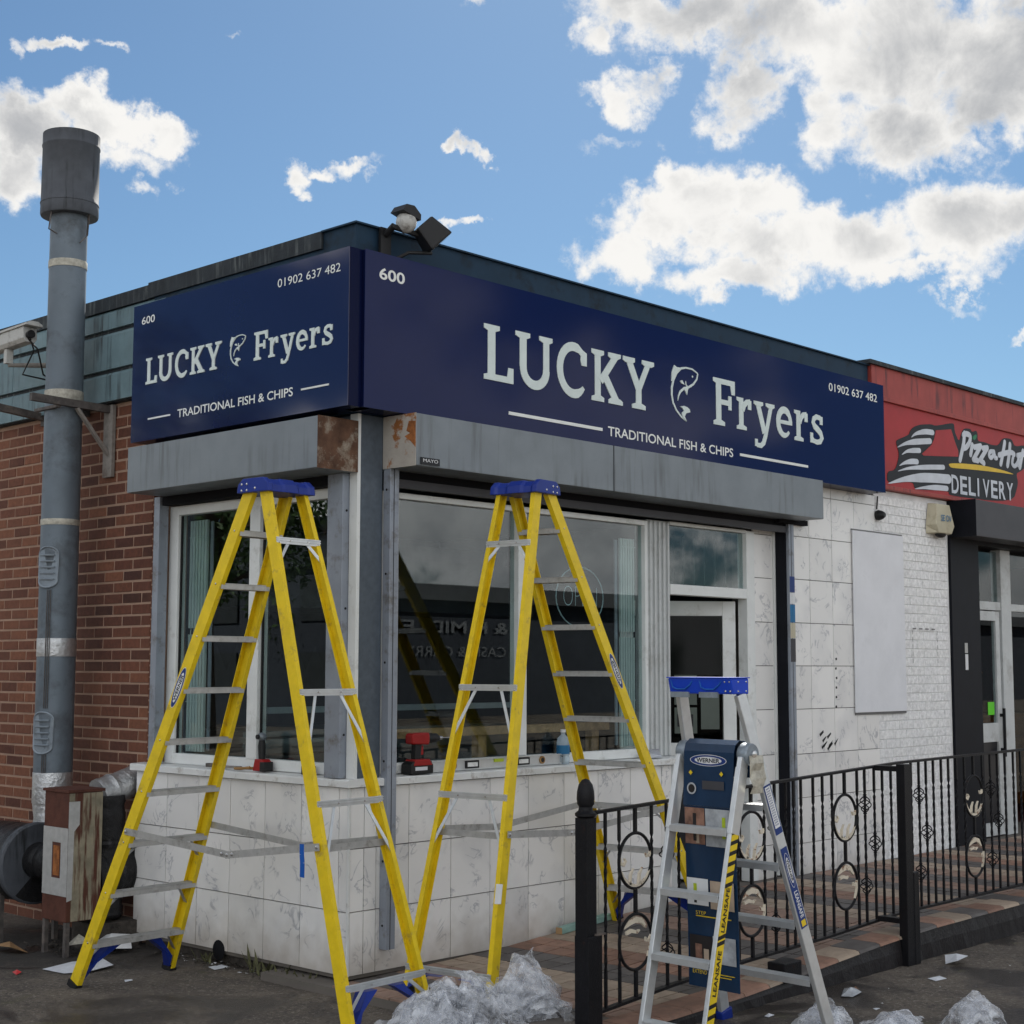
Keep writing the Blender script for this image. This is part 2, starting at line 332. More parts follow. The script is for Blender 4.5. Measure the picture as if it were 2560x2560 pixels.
mat('bracket_metal', (.09, .08, .075), .65, var=.35, vs=20, grime=(.16, .13, .11), gs=10)
mat('bracket_light', (.25, .23, .21), .65, var=.25, vs=20, grime=(.12, .09, .07), gs=10)
mat('rust_sheet', (.095, .034, .022), .75, var=.3, vs=12, grime=(.05, .02, .015), gs=6, bump=.25, bs=60)
mat('rust_streaks', (.25, .22, .155), .7, var=.35, vs=9, grime=(.085, .030, .018), gs=3.4, streak=True, sm=(.05, .2), sa=(.45, .55), bump=.2, bs=60)
mat('bare_rust', (.28, .10, .03), .8, var=.5, vs=25)
mat('black_wrap', (.012, .012, .013), .38, var=.3, bump=1.0, bs=26, grime=(.10, .10, .105), gs=9, gt=(.62, .75))
mat('ladder_yellow', (.74, .53, .012), .42, var=.1, vs=14, grime=(.36, .25, .06), gs=13, gt=(.57, .72), bump=.12, bs=220)
mat('ladder_blue', (.010, .030, .23), .38, var=.1)
mat('bright_blue', (.01, .055, .50), .35, var=.06)
mat('step_alu', (.46, .46, .45), .42, metal=.5, var=.12, vs=20, grime=(.27, .26, .24), gs=14)
mat('bright_alu', (.60, .62, .63), .34, metal=.6, var=.08, vs=18, rvar=.06)
mat('rivet', (.6, .6, .6), .25, metal=.9)
mat('rubber', (.012, .012, .013), .7)
mat('label_blue', (.01, .035, .17), .35, var=.04)
mat('label_white', (.68, .69, .70), .4, var=.04)
mat('label_yellow', (.72, .52, .02), .4, var=.04)
mat('label_black', (.012, .013, .016), .4)
mat('card_navy', (.010, .032, .075), .25, var=.15, vs=8, spec=.35)
mat('card_light', (.36, .38, .40), .3, var=.4, vs=14)
mat('photo_brown', (.22, .12, .085), .35, var=.6, vs=16)
mat('photo_tan', (.46, .36, .27), .35, var=.2)
mat('photo_dark', (.025, .022, .022), .35)
mat('hi_vis', (.42, .52, .03), .45)
mat('iron_black', (.008, .008, .010), .45, spec=.2, var=.2, vs=30, bump=.25, bs=120, grime=(.05, .022, .014), gs=18, gt=(.62, .8))
mat('gold_cream', (.68, .61, .49), .35, var=.12, grime=(.22, .09, .045), gs=30, gt=(.55, .62))
mat('kerb_black', (.016, .014, .015), .5, var=.3, vs=14, grime=(.17, .15, .13), gs=7, gt=(.66, .74), bump=.4, bs=50)
mat('tile_dark', (.10, .09, .085), .55, var=.2, vs=12, objrand=.2, grime=(.12, .10, .085), gs=8, gt=(.55, .8), bump=.15, bs=70)
mat('tile_terracotta', (.27, .155, .11), .6, var=.2, vs=12, objrand=.2, grime=(.12, .085, .065), gs=8, gt=(.5, .8), bump=.15, bs=70)
mat('tile_buff', (.34, .265, .20), .6, var=.15, vs=12, objrand=.12, grime=(.2, .155, .12), gs=8, gt=(.5, .8), bump=.15, bs=70)
mat('tile_pink', (.29, .19, .145), .6, var=.15, vs=12, objrand=.15, grime=(.15, .115, .09), gs=8, gt=(.5, .8), bump=.15, bs=70)
mat('board_white', (.72, .73, .76), .55, var=.05, vs=3, grime=(.66, .67, .70), gs=2)
mat('pizza_red', (.36, .018, .02), .45, var=.08, grime=(.29, .016, .018), gs=2)
mat('pizza_red_fascia', (.33, .055, .045), .5, var=.14, grime=(.13, .03, .03), gs=3, streak=True)
mat('pizza_black', (.018, .02, .024), .5, spec=.2)
mat('pizza_letter', (.55, .58, .63), .4)
mat('pizza_yellow', (.68, .45, .02), .4)
mat('pizza_green', (.01, .16, .06), .4)
mat('black_paint_and_shade', (.008, .009, .013), .5, var=.2, spec=.12)
mat('charcoal_metal', (.055, .055, .062), .5, var=.1)
mat('alarm_cream', (.50, .46, .34), .4, var=.06, grime=(.35, .3, .2), gs=8)
mat('print_blue', (.02, .15, .32), .5)
mat('marker_black', (.02, .02, .022), .6)
mat('marker_grey', (.16, .16, .16), .6)
mat('maroon', (.045, .008, .01), .5, var=.4)
mat('amber', (.20, .07, .015), .5, var=.5)
mat('green_sticker', (.12, .62, .02), .5)
mat('red_sticker', (.55, .05, .05), .5)
mat('pink_print', (.35, .06, .12), .5)
mat('drill_red', (.30, .012, .012), .4, var=.1)
mat('tool_black', (.014, .014, .015), .45)
mat('chrome', (.6, .6, .62), .2, metal=.95)
mat('paper', (.62, .64, .68), .6, var=.1, vs=18)
mat('card_brown', (.32, .19, .09), .8, var=.3, vs=12)
mat('litter_red', (.5, .03, .03), .5)
mat('painted_batten', (.24, .38, .34), .6, var=.2, vs=20)
mat('timber_end', (.42, .27, .14), .8)
mat('handle_wood', (.36, .20, .07), .6, var=.2)
mat('camera_white', (.46, .46, .44), .45, var=.12, grime=(.12, .11, .10), gs=12, gt=(.52, .7))
mat('cable_black', (.01, .01, .01), .5)
mat('strap_blue', (.01, .10, .42), .5)
mat('leaf_green', (.055, .10, .03), .6, var=.35, vs=6)
mat('weed', (.10, .10, .05), .8, var=.4, vs=30)
mat('bark', (.07, .05, .035), .9, var=.3, vs=12)
mat('opposite_wall', (.035, .042, .055), .7, var=.15, vs=.5)
mat('opposite_letter', (.20, .21, .22), .6)
mat('opposite_roof', (.08, .085, .09), .7, var=.15, vs=.5)
mat('rubble', (.06, .052, .045), .95, var=.5, vs=14, bump=1, bs=30)
mat('neon_tube', (.30, .42, .45), .3)
def water_mat():
    m, N, L, b = mat_nodes('bottle_plastic'); out = N['Material Output']
    b.inputs['Base Color'].default_value = (.7, .82, .9, 1); b.inputs['Roughness'].default_value = .08
    tr = N.new('ShaderNodeBsdfTransparent'); tr.inputs[0].default_value = (.86, .93, .97, 1)
    mx = N.new('ShaderNodeMixShader'); mx.inputs[0].default_value = .38; L.new(tr.outputs[0], mx.inputs[1]); L.new(b.outputs[0], mx.inputs[2]); L.new(mx.outputs[0], out.inputs[0])
water_mat()

# ------------------------------------------------------------------ mesh builder
class MB:
    def __init__(s): s.v = []; s.f = []; s.M = None; s.smooth = []
    def add(s, vs, fs, smooth=False):
        n = len(s.v)
        s.v += [tuple(s.M @ V(p)) if s.M is not None else tuple(p) for p in vs]
        s.f += [tuple(i+n for i in f) for f in fs]; s.smooth += [smooth]*len(fs); return s
    def box(s, a, b):
        (x0, y0, z0), (x1, y1, z1) = a, b
        if x0 > x1: x0, x1 = x1, x0
        if y0 > y1: y0, y1 = y1, y0
        if z0 > z1: z0, z1 = z1, z0
        vs = [(x0,y0,z0),(x1,y0,z0),(x1,y1,z0),(x0,y1,z0),(x0,y0,z1),(x1,y0,z1),(x1,y1,z1),(x0,y1,z1)]
        return s.add(vs, [(0,3,2,1),(4,5,6,7),(0,1,5,4),(1,2,6,5),(2,3,7,6),(3,0,4,7)])
    def bar(s, p, q, w, h, side=None, ext=0):
        """box from p to q, w along side, h along the third axis"""
        p, q = V(p), V(q); a = (q-p); l = a.length; a.normalize(); p = p-a*ext; q = q+a*ext
        side = V(side) if side is not None else V((0, 0, 1)).cross(a)
        if side.length < 1e-4: side = V((1, 0, 0))
        side = (side-a*side.dot(a)).normalized(); t = a.cross(side)
        vs = [tuple(c+side*i*w/2+t*j*h/2) for c in (p, q) for i, j in ((-1,-1),(1,-1),(1,1),(-1,1))]
        return s.add(vs, [(0,1,2,3),(7,6,5,4),(0,4,5,1),(1,5,6,2),(2,6,7,3),(3,7,4,0)])
    def tube(s, pts, r, n=10, caps=True, closed=False):
        pts = [V(p) for p in pts]; rs = r if isinstance(r, (list, tuple)) else [r]*len(pts)
        vs = []; prev = None; m = len(pts)
        for i, p in enumerate(pts):
            if closed: t = (pts[(i+1) % m]-pts[i-1])
            else: t = (pts[min(i+1, m-1)]-pts[max(i-1, 0)])
            t.normalize()
            if prev is None: u = t.orthogonal().normalized()
            else: u = (prev-t*prev.dot(t)).normalized()
            prev = u; w = t.cross(u)
            for k in range(n):
                a = 2*math.pi*k/n; vs.append(tuple(p+(u*math.cos(a)+w*math.sin(a))*rs[i]))
        fs = []
        for i in range(m if closed else m-1):
            for k in range(n):
                k2 = (k+1) % n; j = (i+1) % m
                fs.append((i*n+k, i*n+k2, j*n+k2, j*n+k))
        if caps and not closed: fs += [tuple(reversed(range(n))), tuple(range((m-1)*n, m*n))]
        return s.add(vs, fs, True)
    def lathe(s, prof, c, axis=(0, 0, 1), n=20, sm=True):
        ax = V(axis).normalized(); u = ax.orthogonal().normalized(); w = ax.cross(u); c = V(c); vs = []
        for r, h in prof:
            for k in range(n):
                a = 2*math.pi*k/n; vs.append(tuple(c+ax*h+(u*math.cos(a)+w*math.sin(a))*r))
        fs = [(i*n+k, i*n+(k+1) % n, (i+1)*n+(k+1) % n, (i+1)*n+k) for i in range(len(prof)-1) for k in range(n)]
        fs += [tuple(reversed(range(n))), tuple(range((len(prof)-1)*n, len(prof)*n))]
        return s.add(vs, fs, sm)
    def cyl(s, p, q, r, n=16): return s.tube([p, q], r, n)
    def prism(s, poly, o, u, v, w, d0, d1):
        """extrude 2-D polygon (in axes u,v from o) from d0 to d1 along w"""
        o, u, v, w = V(o), V(u), V(v), V(w); n = len(poly)
        area = sum(poly[i][0]*poly[(i+1) % n][1]-poly[(i+1) % n][0]*poly[i][1] for i in range(n))
        if area < 0: poly = poly[::-1]
        vs = [tuple(o+u*a+v*b+w*d) for d in (d0, d1) for a, b in poly]
        fs = [tuple(range(n, 2*n)), tuple(reversed(range(n)))]+[(i, (i+1) % n, n+(i+1) % n, n+i) for i in range(n)]
        return s.add(vs, fs)
    def sphere(s, c, r, n=12, sq=(1, 1, 1)):
        c = V(c); vs = []; m = n//2+1
        for i in range(m+1):
            th = math.pi*i/m
            for k in range(n):
                a = 2*math.pi*k/n; vs.append((c.x+r*sq[0]*math.sin(th)*math.cos(a), c.y+r*sq[1]*math.sin(th)*math.sin(a), c.z+r*sq[2]*math.cos(th)))
        fs = [(i*n+k, (i+1)*n+k, (i+1)*n+(k+1) % n, i*n+(k+1) % n) for i in range(m) for k in range(n)]
        return s.add(vs, fs, True)
    def mesh(s, name, m=None):
        me = bpy.data.meshes.new(name); me.from_pydata(s.v, [], s.f)
        if m: me.materials.append(MATS[m])
        me.polygons.foreach_set('use_smooth', s.smooth)
        return me
    def build(s, name, m, parent=None, bevel=0, recalc=True, loc=None):
        me = s.mesh(name, m)
        if recalc:
            bm = bmesh.new(); bm.from_mesh(me); bmesh.ops.remove_doubles(bm, verts=bm.verts, dist=1e-6) if any(s.smooth) else None
            bmesh.ops.recalc_face_normals(bm, faces=bm.faces); bm.to_mesh(me); bm.free()
        if any(s.smooth): me.set_sharp_from_angle(angle=R(40))
        o = bpy.data.objects.new(name, me); col.objects.link(o)
        if parent is not None:
            o.parent = parent
            o.matrix_parent_inverse = Matrix.Translation(-parent_loc(parent))
        if bevel:
            b = o.modifiers.new('bevel', 'BEVEL'); b.width = bevel; b.segments = 2; b.limit_method = 'ANGLE'
        if loc is not None: o.location = loc
        return o
def parent_loc(p):
    l = V(p.location)
    q = p.parent
    # parts keep world coordinates: sub-parents sit at the origin of their own parent space
    return l if q is None else V((0, 0, 0))
def tag(o, label=None, cat=None, group=None, kind=None):
    if label: o['label'] = label
    if cat: o['category'] = cat
    if group: o['group'] = group
    if kind: o['kind'] = kind
    return o
def thing(name, label, cat, loc=(0, 0, 0), group=None):
    o = bpy.data.objects.new(name, None); col.objects.link(o); o.location = loc; o.empty_display_size = .2
    return tag(o, label, cat, group)
def box(name, m, a, b, parent=None, bevel=0): return MB().box(a, b).build(name, m, parent, bevel)
def copy_part(src, parent):
    c = src.copy(); col.objects.link(c); c.parent = parent; return c

FONT = {}
def text_mesh(s, weight=0.0, shear=0.0):
    """outline of a short text as 2-D verts and faces, normalised to height 1 (cap/bbox), origin lower left"""
    cu = bpy.data.curves.new('t', 'FONT'); cu.body = s; cu.size = 1; cu.offset = weight; cu.shear = shear; cu.resolution_u = 4
    o = bpy.data.objects.new('t', cu); col.objects.link(o)
    dg = bpy.context.evaluated_depsgraph_get(); me = bpy.data.meshes.new_from_object(o.evaluated_get(dg))
    vs = [(v.co.x, v.co.y) for v in me.vertices]; fs = [tuple(p.vertices) for p in me.polygons]
    bpy.data.objects.remove(o); bpy.data.curves.remove(cu); bpy.data.meshes.remove(me)
    x0 = min(a for a, b in vs); x1 = max(a for a, b in vs); y0 = min(b for a, b in vs); y1 = max(b for a, b in vs)
    return [((a-x0)/(x1-x0), (b-y0)/(y1-y0)) for a, b in vs], fs
def text(name, s, m, parent, o, u, v, w, h, d=.002, weight=0.0):
    """flat lettering filling a w x h rectangle at o along u, v; sits d off the surface; each word its own mesh"""
    vs, fs = text_mesh(s, weight); u, v, o = V(u).normalized(), V(v).normalized(), V(o); n = u.cross(v)
    spans = sorted((min(vs[i][0] for i in f), max(vs[i][0] for i in f)) for f in fs); gaps = []; e = spans[0][1]
    for a, b in spans:
        if a > e: gaps.append((a-e, (a+e)/2))
        e = max(e, b)
    cuts = sorted(c for g, c in sorted(gaps, reverse=True)[:s.count(' ')]); out = []
    for k in range(len(cuts)+1):
        lo, hi = (cuts[k-1] if k else -9), (cuts[k] if k < len(cuts) else 9)
        sel = [f for f in fs if lo < vs[f[0]][0] <= hi]; ids = sorted({i for f in sel for i in f}); mp = {j: i for i, j in enumerate(ids)}
        if not sel: continue
        mb = MB(); mb.add([tuple(o+u*vs[i][0]*w+v*vs[i][1]*h+n*d) for i in ids], [tuple(mp[i] for i in f) for f in sel])
        out.append(mb.build(name, m, parent, recalc=False))
    return out[0]
def stroke(mb, pts, hw, o, u, v, n, d0, d1):
    """thick polyline in the u,v plane, extruded along n"""
    pts = [V((a, b)) for a, b in pts]; m = len(pts); hws = hw if isinstance(hw, (list, tuple)) else [hw]*m
    L_, R_ = [], []
    for i, p in enumerate(pts):
        t = (pts[min(i+1, m-1)]-pts[max(i-1, 0)]).normalized(); nn = V((-t.y, t.x))
        L_.append(p+nn*hws[i]); R_.append(p-nn*hws[i])
    o, u, v, n = V(o), V(u), V(v), V(n)
    g = lambda q, d: tuple(o+u*q.x+v*q.y+n*d)
    vs = [g(q, d) for d in (d0, d1) for q in L_+R_]
    fs = []
    for i in range(m-1):
        fs += [(2*m+i, 2*m+i+1, 3*m+i+1, 3*m+i), (i, m+i, m+i+1, i+1), (i, i+1, 2*m+i+1, 2*m+i), (m+i, 3*m+i, 3*m+i+1, m+i+1)]
    fs += [(0, 2*m, 3*m, m), (m-1, 2*m-1, 4*m-1, 3*m-1)]
    mb.add(vs, fs)
X, Y, Z = V((1, 0, 0)), V((0, 1, 0)), V((0, 0, 1))

# ------------------------------------------------------------------ ground and terrace
G0 = -.08
gb = MB()
for (x0, x1, y0, y1) in ((-300, 300, -300, 300),):
    gb.add([(x0, y0, G0), (x1, y0, G0), (x1, y1, G0), (x0, y1, G0)], [(0, 1, 2, 3)])
tag(gb.build('asphalt_ground', 'asphalt'), kind='structure')
TZ = [(-1.0, -.035), (.2, -.02), (1.2, .005), (1.7, .035), (2.45, .08), (3.1, .108), (4.4, .122), (12, .13)]
def tz(x):
    for (a, za), (b, zb) in zip(TZ, TZ[1:]):
        if x <= b: return za+(zb-za)*max(0, (x-a))/(b-a)
    return TZ[-1][1]
KY = -1.78
def terrace():
    root = MB(); xs = [-.12, .2, 1.2, 1.7, 2.45, 3.1, 4.4, 12]
    # base slab just under the tiles
    top = [(x, y, tz(x)-.012) for x in xs for y in (0.6, KY+.02)]
    bot = [(x, y, G0-.2) for x, y, z in top]
    n = len(top); f = []
    for i in range(len(xs)-1):
        a = 2*i; f += [(a, a+1, a+3, a+2), (n+a, n+a+2, n+a+3, n+a+1), (a+1, n+a+1, n+a+3, a+3), (a, a+2, n+a+2, n+a)]
    f += [(0, n, n+1, 1), (n-2, n-1, 2*n-1, 2*n-2)]
    root.add(top+bot, f)
    t = tag(root.build('terrace_slab', 'grout'), kind='structure')
    # black painted kerb face with a crumbly top edge
    k = MB(); r = random.Random(3); xs2 = [-.02+i*.06 for i in range(200)]
    for row, (dy, zz) in enumerate(((0, 1), (0, 0))): pass
    vs = []; fs = []
    for i, x in enumerate(xs2):
        j = r.uniform(-.002, .002)
        vs += [(x, KY+.02, tz(x)-.006), (x, KY-.012+j, tz(x)-.010+r.uniform(-.002, .001)), (x, KY-.026+r.uniform(-.003, .003), (tz(x)+G0)/2), (x, KY-.03+r.uniform(-.006, .006), G0-.03)]
    for i in range(len(xs2)-1):
        for q in range(3): a = i*4+q; fs.append((a, a+1, a+5, a+4))
    k.add(vs, fs); k.build('kerb_face', 'kerb_black', t)
    # quarry tiles in bands across the terrace: every tile its own piece, nearest 300 singly
    cyc = ['tile_dark', 'tile_terracotta', 'tile_buff', 'tile_pink']
    order = {0: 'tile_pink', 1: 'tile_dark', 2: 'tile_terracotta', 3: 'tile_buff'}
    meshes = {}
    spots = []
    s = .152
    for i in range(-1, 60):
        x0 = -.12+s*i if i >= 0 else None
        if x0 is None or x0 > 9: continue
        bandn = int((i+1)//2)
        for j in range(12):
            y1 = -.012-s*j
            y0 = y1-s
            edge = False
            if y0 < KY-.02: continue
            if x0 < .3 and (-y0) > 1.2+x0*2: continue
            spots.append((x0, y0, bandn))
    seq = ['tile_pink', 'tile_dark', 'tile_pink', 'tile_buff', 'tile_dark', 'tile_terracotta', 'tile_buff', 'tile_dark']
    spots.sort(key=lambda q: (q[0]+s/2-CAM.x)**2+(q[1]+s/2-CAM.y)**2)
    rest = {}
    def tile_geo(mb, x, y, g=.0045, dx=0):
        r2 = random.Random(int(x*1000)*7+int(y*1000)); c = [r2.uniform(-.0015, .0015) for _ in range(4)]
        e = [(x+g, y+g), (x+s-g, y+g), (x+s-g, y+s-g), (x+g, y+s-g)]
        topv = [(a, b, tz(a)+c[q]) for q, (a, b) in enumerate(e)]; botv = [(a, b, tz(a)-.015) for a, b in e]
        mb.add(botv+topv, [(4,5,6,7),(0,1,5,4),(1,2,6,5),(2,3,7,6),(3,0,4,7)])
    for n_, (x, y, bn) in enumerate(spots):
        m = seq[bn % 8]
        if n_ < 300: mb = MB(); tile_geo(mb, x, y); mb.build('paving_tile', m, t, recalc=False)
        else: tile_geo(rest.setdefault(m, MB()), x, y)
    for m, mb in rest.items(): tag(mb.build('paving_tiles', m, t, recalc=False), kind='stuff')
    # rounded nosing tiles along the kerb
    for i in range(40):
        x = .0+.228*i; m = ['tile_buff', 'tile_dark', 'tile_terracotta'][i % 3] if x > 1.2 else 'tile_terracotta'
        mb = MB(); mb.add([(x+dx, KY+yy, tz(x+dx)+zz) for dx in (.003, .225) for yy, zz in ((.17, -.012), (.17, .003), (.0, .002), (-.022, -.004), (-.03, -.018), (-.012, -.022))],
                          [(i_, (i_+1) % 6, 6+(i_+1) % 6, 6+i_) for i_ in range(6)]+[(5,4,3,2,1,0), (6,7,8,9,10,11)])
        mb.build('nosing_tile', m, t)
    return t
terrace()

# ------------------------------------------------------------------ chip shop building
shop = thing('chip_shop', 'single storey corner chip shop, navy fascia, marble tiled below its windows, red brick side wall', 'building', (2.8, 3, 0))
def B_(name, m, a, b, bevel=0, parent=shop): return box(name, m, a, b, parent, bevel)
H = 4.2
# core walls (backing that tiles and bricks are fixed to)
B_('stall_riser', 'grout', (.012, .012, -.02), (.14, 2.07, 1.01)); B_('stall_riser', 'grout', (.141, .012, -.02), (2.90, .14, 1.01))
B_('footing', 'rubble', (.05, .05, G0-.1), (2.8, 2.0, -.021))
B_('wall_core', 'mortar', (.0815, 2.085, G0-.1), (.35, 9.2, 3.46)); B_('wall_core', 'grout', (4.437, .012, G0), (5.66, .3, 3.12))
B_('wall_core', 'grout', (4.07, .118, G0), (4.436, .3, 3.1))
# roof, upper walls, ceiling, floor, rear and inner walls
B_('upper_wall', 'teal_fascia', (.01, .01, 3.101), (5.655, .25, H-.001)); B_('upper_wall', 'teal_fascia', (.011, .251, 3.101), (.25, 2.03, H-.001))
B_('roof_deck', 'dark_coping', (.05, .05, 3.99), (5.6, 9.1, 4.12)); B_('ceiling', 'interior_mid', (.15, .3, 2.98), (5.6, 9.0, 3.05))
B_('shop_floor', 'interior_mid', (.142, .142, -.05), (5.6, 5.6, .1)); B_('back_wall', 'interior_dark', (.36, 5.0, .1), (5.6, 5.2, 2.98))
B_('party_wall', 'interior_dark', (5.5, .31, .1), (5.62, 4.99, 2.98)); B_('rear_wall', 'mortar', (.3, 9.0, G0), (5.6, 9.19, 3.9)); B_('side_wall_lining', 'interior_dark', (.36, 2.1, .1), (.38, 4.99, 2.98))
# parapet coping and teal cladding on the side
B_('parapet_coping', 'teal_fascia', (-.012, -.012, H-.006), (5.662, .3, H+.004)); B_('parapet_coping', 'dark_coping', (-.006, .301, H-.10), (.26, 2.084, H+.004))
B_('parapet_coping', 'dark_coping', (.004, 2.085, 4.10), (.26, 9.2, H-.006))
B_('cladding_backing', 'dark_coping', (.03, 2.031, 3.461), (.25, 9.19, 4.099))
for z0, z1 in ((3.468, 3.663), (3.688, 3.94), (3.966, 4.094)):
    for y0, y1 in ((1.9, 3.85), (3.855, 6.2), (6.205, 9.19)):
        mb = MB(); mb.prism([(0, z0), (.022, z0), (.022, z1-.02), (.008, z1), (0, z1)], (.03, y0, 0), -X, Z, Y, 0, y1-y0); mb.build('cladding_board', 'teal_cladding', shop)

def tile_panel(ax, off, cols, rows, skip=None, name='wall_tile', thick=.011, g=.0028):
    """marble tiles on plane ax=off; cols/rows are joint positions"""
    for i in range(len(cols)-1):
        for j in range(len(rows)-1):
            a0, a1, z0, z1 = cols[i], cols[i+1], rows[j], rows[j+1]
            if skip and skip(i, j): continue
            d = rnd.uniform(-.0008, .0008)
            if ax == 'x': MB().box((off+d, a0+g, z0+g), (off+thick, a1-g, z1-g)).build(name, 'marble_tile', shop)
            else: MB().box((a0+g, off+d, z0+g), (a1-g, off+thick, z1-g)).build(name, 'marble_tile', shop)
rowsR = [0, .34, .68, 1.012]
tile_panel('x', 0, [.012, .081, .409, .741, 1.075, 1.399, 1.732, 2.078], rowsR)
tile_panel('y', 0, [.012, .112, .202, .449, .785, 1.113, 1.452, 1.786, 2.12, 2.453, 2.79, 2.90], rowsR)
rr = [.02, .35, .69, 1.02, 1.36, 1.69, 2.02, 2.355, 2.687, 3.02, 3.105]
tile_panel('y', 0, [4.437, 4.69, 5.02, 5.364, 5.704], rr)
tile_panel('y', .106, [4.07, 4.335], [.1]+rr[1:-1])
# white trims on tile edges and at the corner
B_('corner_trim', 'upvc', (.026, -.006, 1.06), (.050, .058, 3.098)); B_('corner_trim', 'sill_white', (-.003, -.003, 0), (.0105, .0105, 1.012))
B_('tile_trim', 'upvc', (4.337, .09, .12), (4.352, .117, 2.79)); B_('reveal', 'black_paint_and_shade', (4.353, .0, .12), (4.436, .117, 2.80))  # the reveal's shadow is put into its black colour
B_('corner_post', 'post_grey', (.052, .0, 1.06), (.222, .2, 3.098), .004)
# window sill
mb = MB(); mb.prism([(-.032, 1.016), (.145, 1.016), (.145, 1.064), (-.025, 1.057), (-.032, 1.05)], (0, 0, 0), X, Z, Y, -.031, 2.11); mb.build('window_sill', 'sill_white', shop)
mb = MB(); mb.prism([(-.032, 1.0165), (.145, 1.0165), (.145, 1.0645), (-.025, 1.0575), (-.032, 1.0505)], (.1455, 0, 0), Y, Z, X, 0, 2.80); mb.build('window_sill', 'sill_white', shop)
# roller shutter boxes, guides and bottom rails
def shutter(box_a, box_b, seam, end_a, end_b, endm):
    b = B_('shutter_box', 'shutter_box_grey', box_a, box_b, .004)
    if seam: MB().box((seam-.002, box_a[1]-.003, box_a[2]), (seam+.002, box_a[1]+.004, box_b[2])).build('seam', 'dark_soffit', b)
    e = MB().box(end_a, end_b).build('end_plate', endm, b)
    return b
sb1 = shutter((.226, -.271, 2.80), (4.472, .02, 3.096), 1.966, (.2225, -.273, 2.798), (.2257, .0, 3.098), 'white_rust')
sb2 = shutter((-.271, -.014, 2.762), (.02, 1.857, 3.05), None, (-.273, -.0175, 2.76), (.02, -.0145, 3.052), 'rusty_brown')
mb = MB(); mb.box((.26, -.279, 2.808), (.405, -.2725, 2.848)); lb = mb.build('maker_plate', 'label_black', sb1)
text('maker_text', 'MAYO', 'label_white', sb1, (.275, -.2792, 2.822), X, Z, .115, .019, .001)
mb = MB(); mb.add([(.2218, -.272, 2.90), (.2218, -.272, 3.05), (.2218, -.215, 3.055), (.2218, -.195, 3.0), (.2218, -.225, 2.985), (.2218, -.18, 2.97), (.2218, -.235, 2.935)], [(0,1,2,3,4,5,6)]); mb.build('rust_patch', 'bare_rust', sb1, recalc=False)
B_('shutter_curtain', 'dark_soffit', (.30, .0, 2.72), (4.34, .09, 2.80)); B_('shutter_bottom_rail', 'charcoal_metal', (.298, -.012, 2.705), (4.352, .03, 2.752)); B_('shutter_curtain', 'dark_soffit', (-.0, .19, 2.705), (.09, 1.865, 2.762))
B_('door_head_box', 'dark_soffit', (4.2, -.05, 2.77), (4.60, .0, 2.81))
def guide(a, b, face, holes):
    g = B_('shutter_guide', 'guide_metal', a, b, .002)
    (x0, y0, z0), (x1, y1, z1) = a, b; mb = MB()
    if face == 'y':
        mb.box((x0+.028, y0-.0022, z0), (x0+.031, y0+.001, z1))
        for h in holes: mb.cyl((x0-.003, y0+.03, h), (x0+.002, y0+.03, h), .007, 8)
    else:
        for h in holes: mb.cyl((x0+.03, y0-.003, h), (x0+.03, y0+.002, h), .007, 8)
    tag(mb.build('groove_and_holes', 'rubber', g), kind='stuff')
    return g
guide((.229, -.058, .12), (.297, .0, 2.799), 'y', (2.68, 2.2, 1.7, 1.15, .6, .25)); guide((-.022, .062, 1.062), (.052, .192, 2.76), 'x', (2.55, 2.0, 1.3))
guide((-.018, 1.868, 1.062), (.052, 1.93, 2.76), 'x', ()); guide((4.362, -.028, .12), (4.432, -.001, 2.80), 'y', ())
for z0, z1, m in ((2.27, 2.355, 'print_blue'), (1.97, 2.24, 'strap_blue'), (1.86, 1.95, 'amber')): pass

# side window
def window(name, parts):
    f = None
    for nm, m, a, b in parts:
        if f is None: f = box(nm, m, a, b, shop)
        else: box(nm, m, a, b, f)
    return f
def frame4(ax, d0, d1, a0, a1, z0, z1, wl, wr, wb, wt, m='upvc'):
    mb = MB()
    def bx(p0, p1, q0, q1):
        if ax == 'x': mb.box((d0, p0, q0), (d1, p1, q1))
        else: mb.box((p0, d0, q0), (p1, d1, q1))
    bx(a0, a0+wl, z0, z1); bx(a1-wr, a1, z0, z1); bx(a0+wl, a1-wr, z0, z0+wb); bx(a0+wl, a1-wr, z1-wt, z1)
    return mb.build('window_frame', m, shop, .004)
fr = frame4('x', .085, .15, .19, 1.90, 1.065, 2.704, .12, .095, .065, .06)
MB().box((.08, .945, 1.125), (.155, 1.045, 2.645)).build('mullion', 'upvc', fr, .004)
for y0, y1 in ((.31, .944), (1.046, 1.804)): MB().box((.118, y0, 1.131), (.124, y1, 2.643)).build('pane', 'window_glass', fr)
# cream glazing bead lines
mb = MB()
for y0, y1 in ((.311, .943), (1.047, 1.803)):
    mb.box((.105, y0, 1.13), (.117, y0+.012, 2.64)); mb.box((.105, y1-.012, 1.13), (.117, y1, 2.64))
mb.build('glazing_bead', 'rubber', fr)
fr2 = frame4('y', .085, .15, .30, 2.765, 1.066, 2.69, .13, .03, .06, .035)
MB().box((1.447, .08, 1.127), (1.524, .155, 2.654)).build('mullion', 'upvc', fr2, .004)
for x0, x1 in ((.431, 1.446), (1.525, 2.734)): MB().box((x0, .118, 1.127), (x1, .124, 2.654)).build('pane', 'window_glass', fr2)
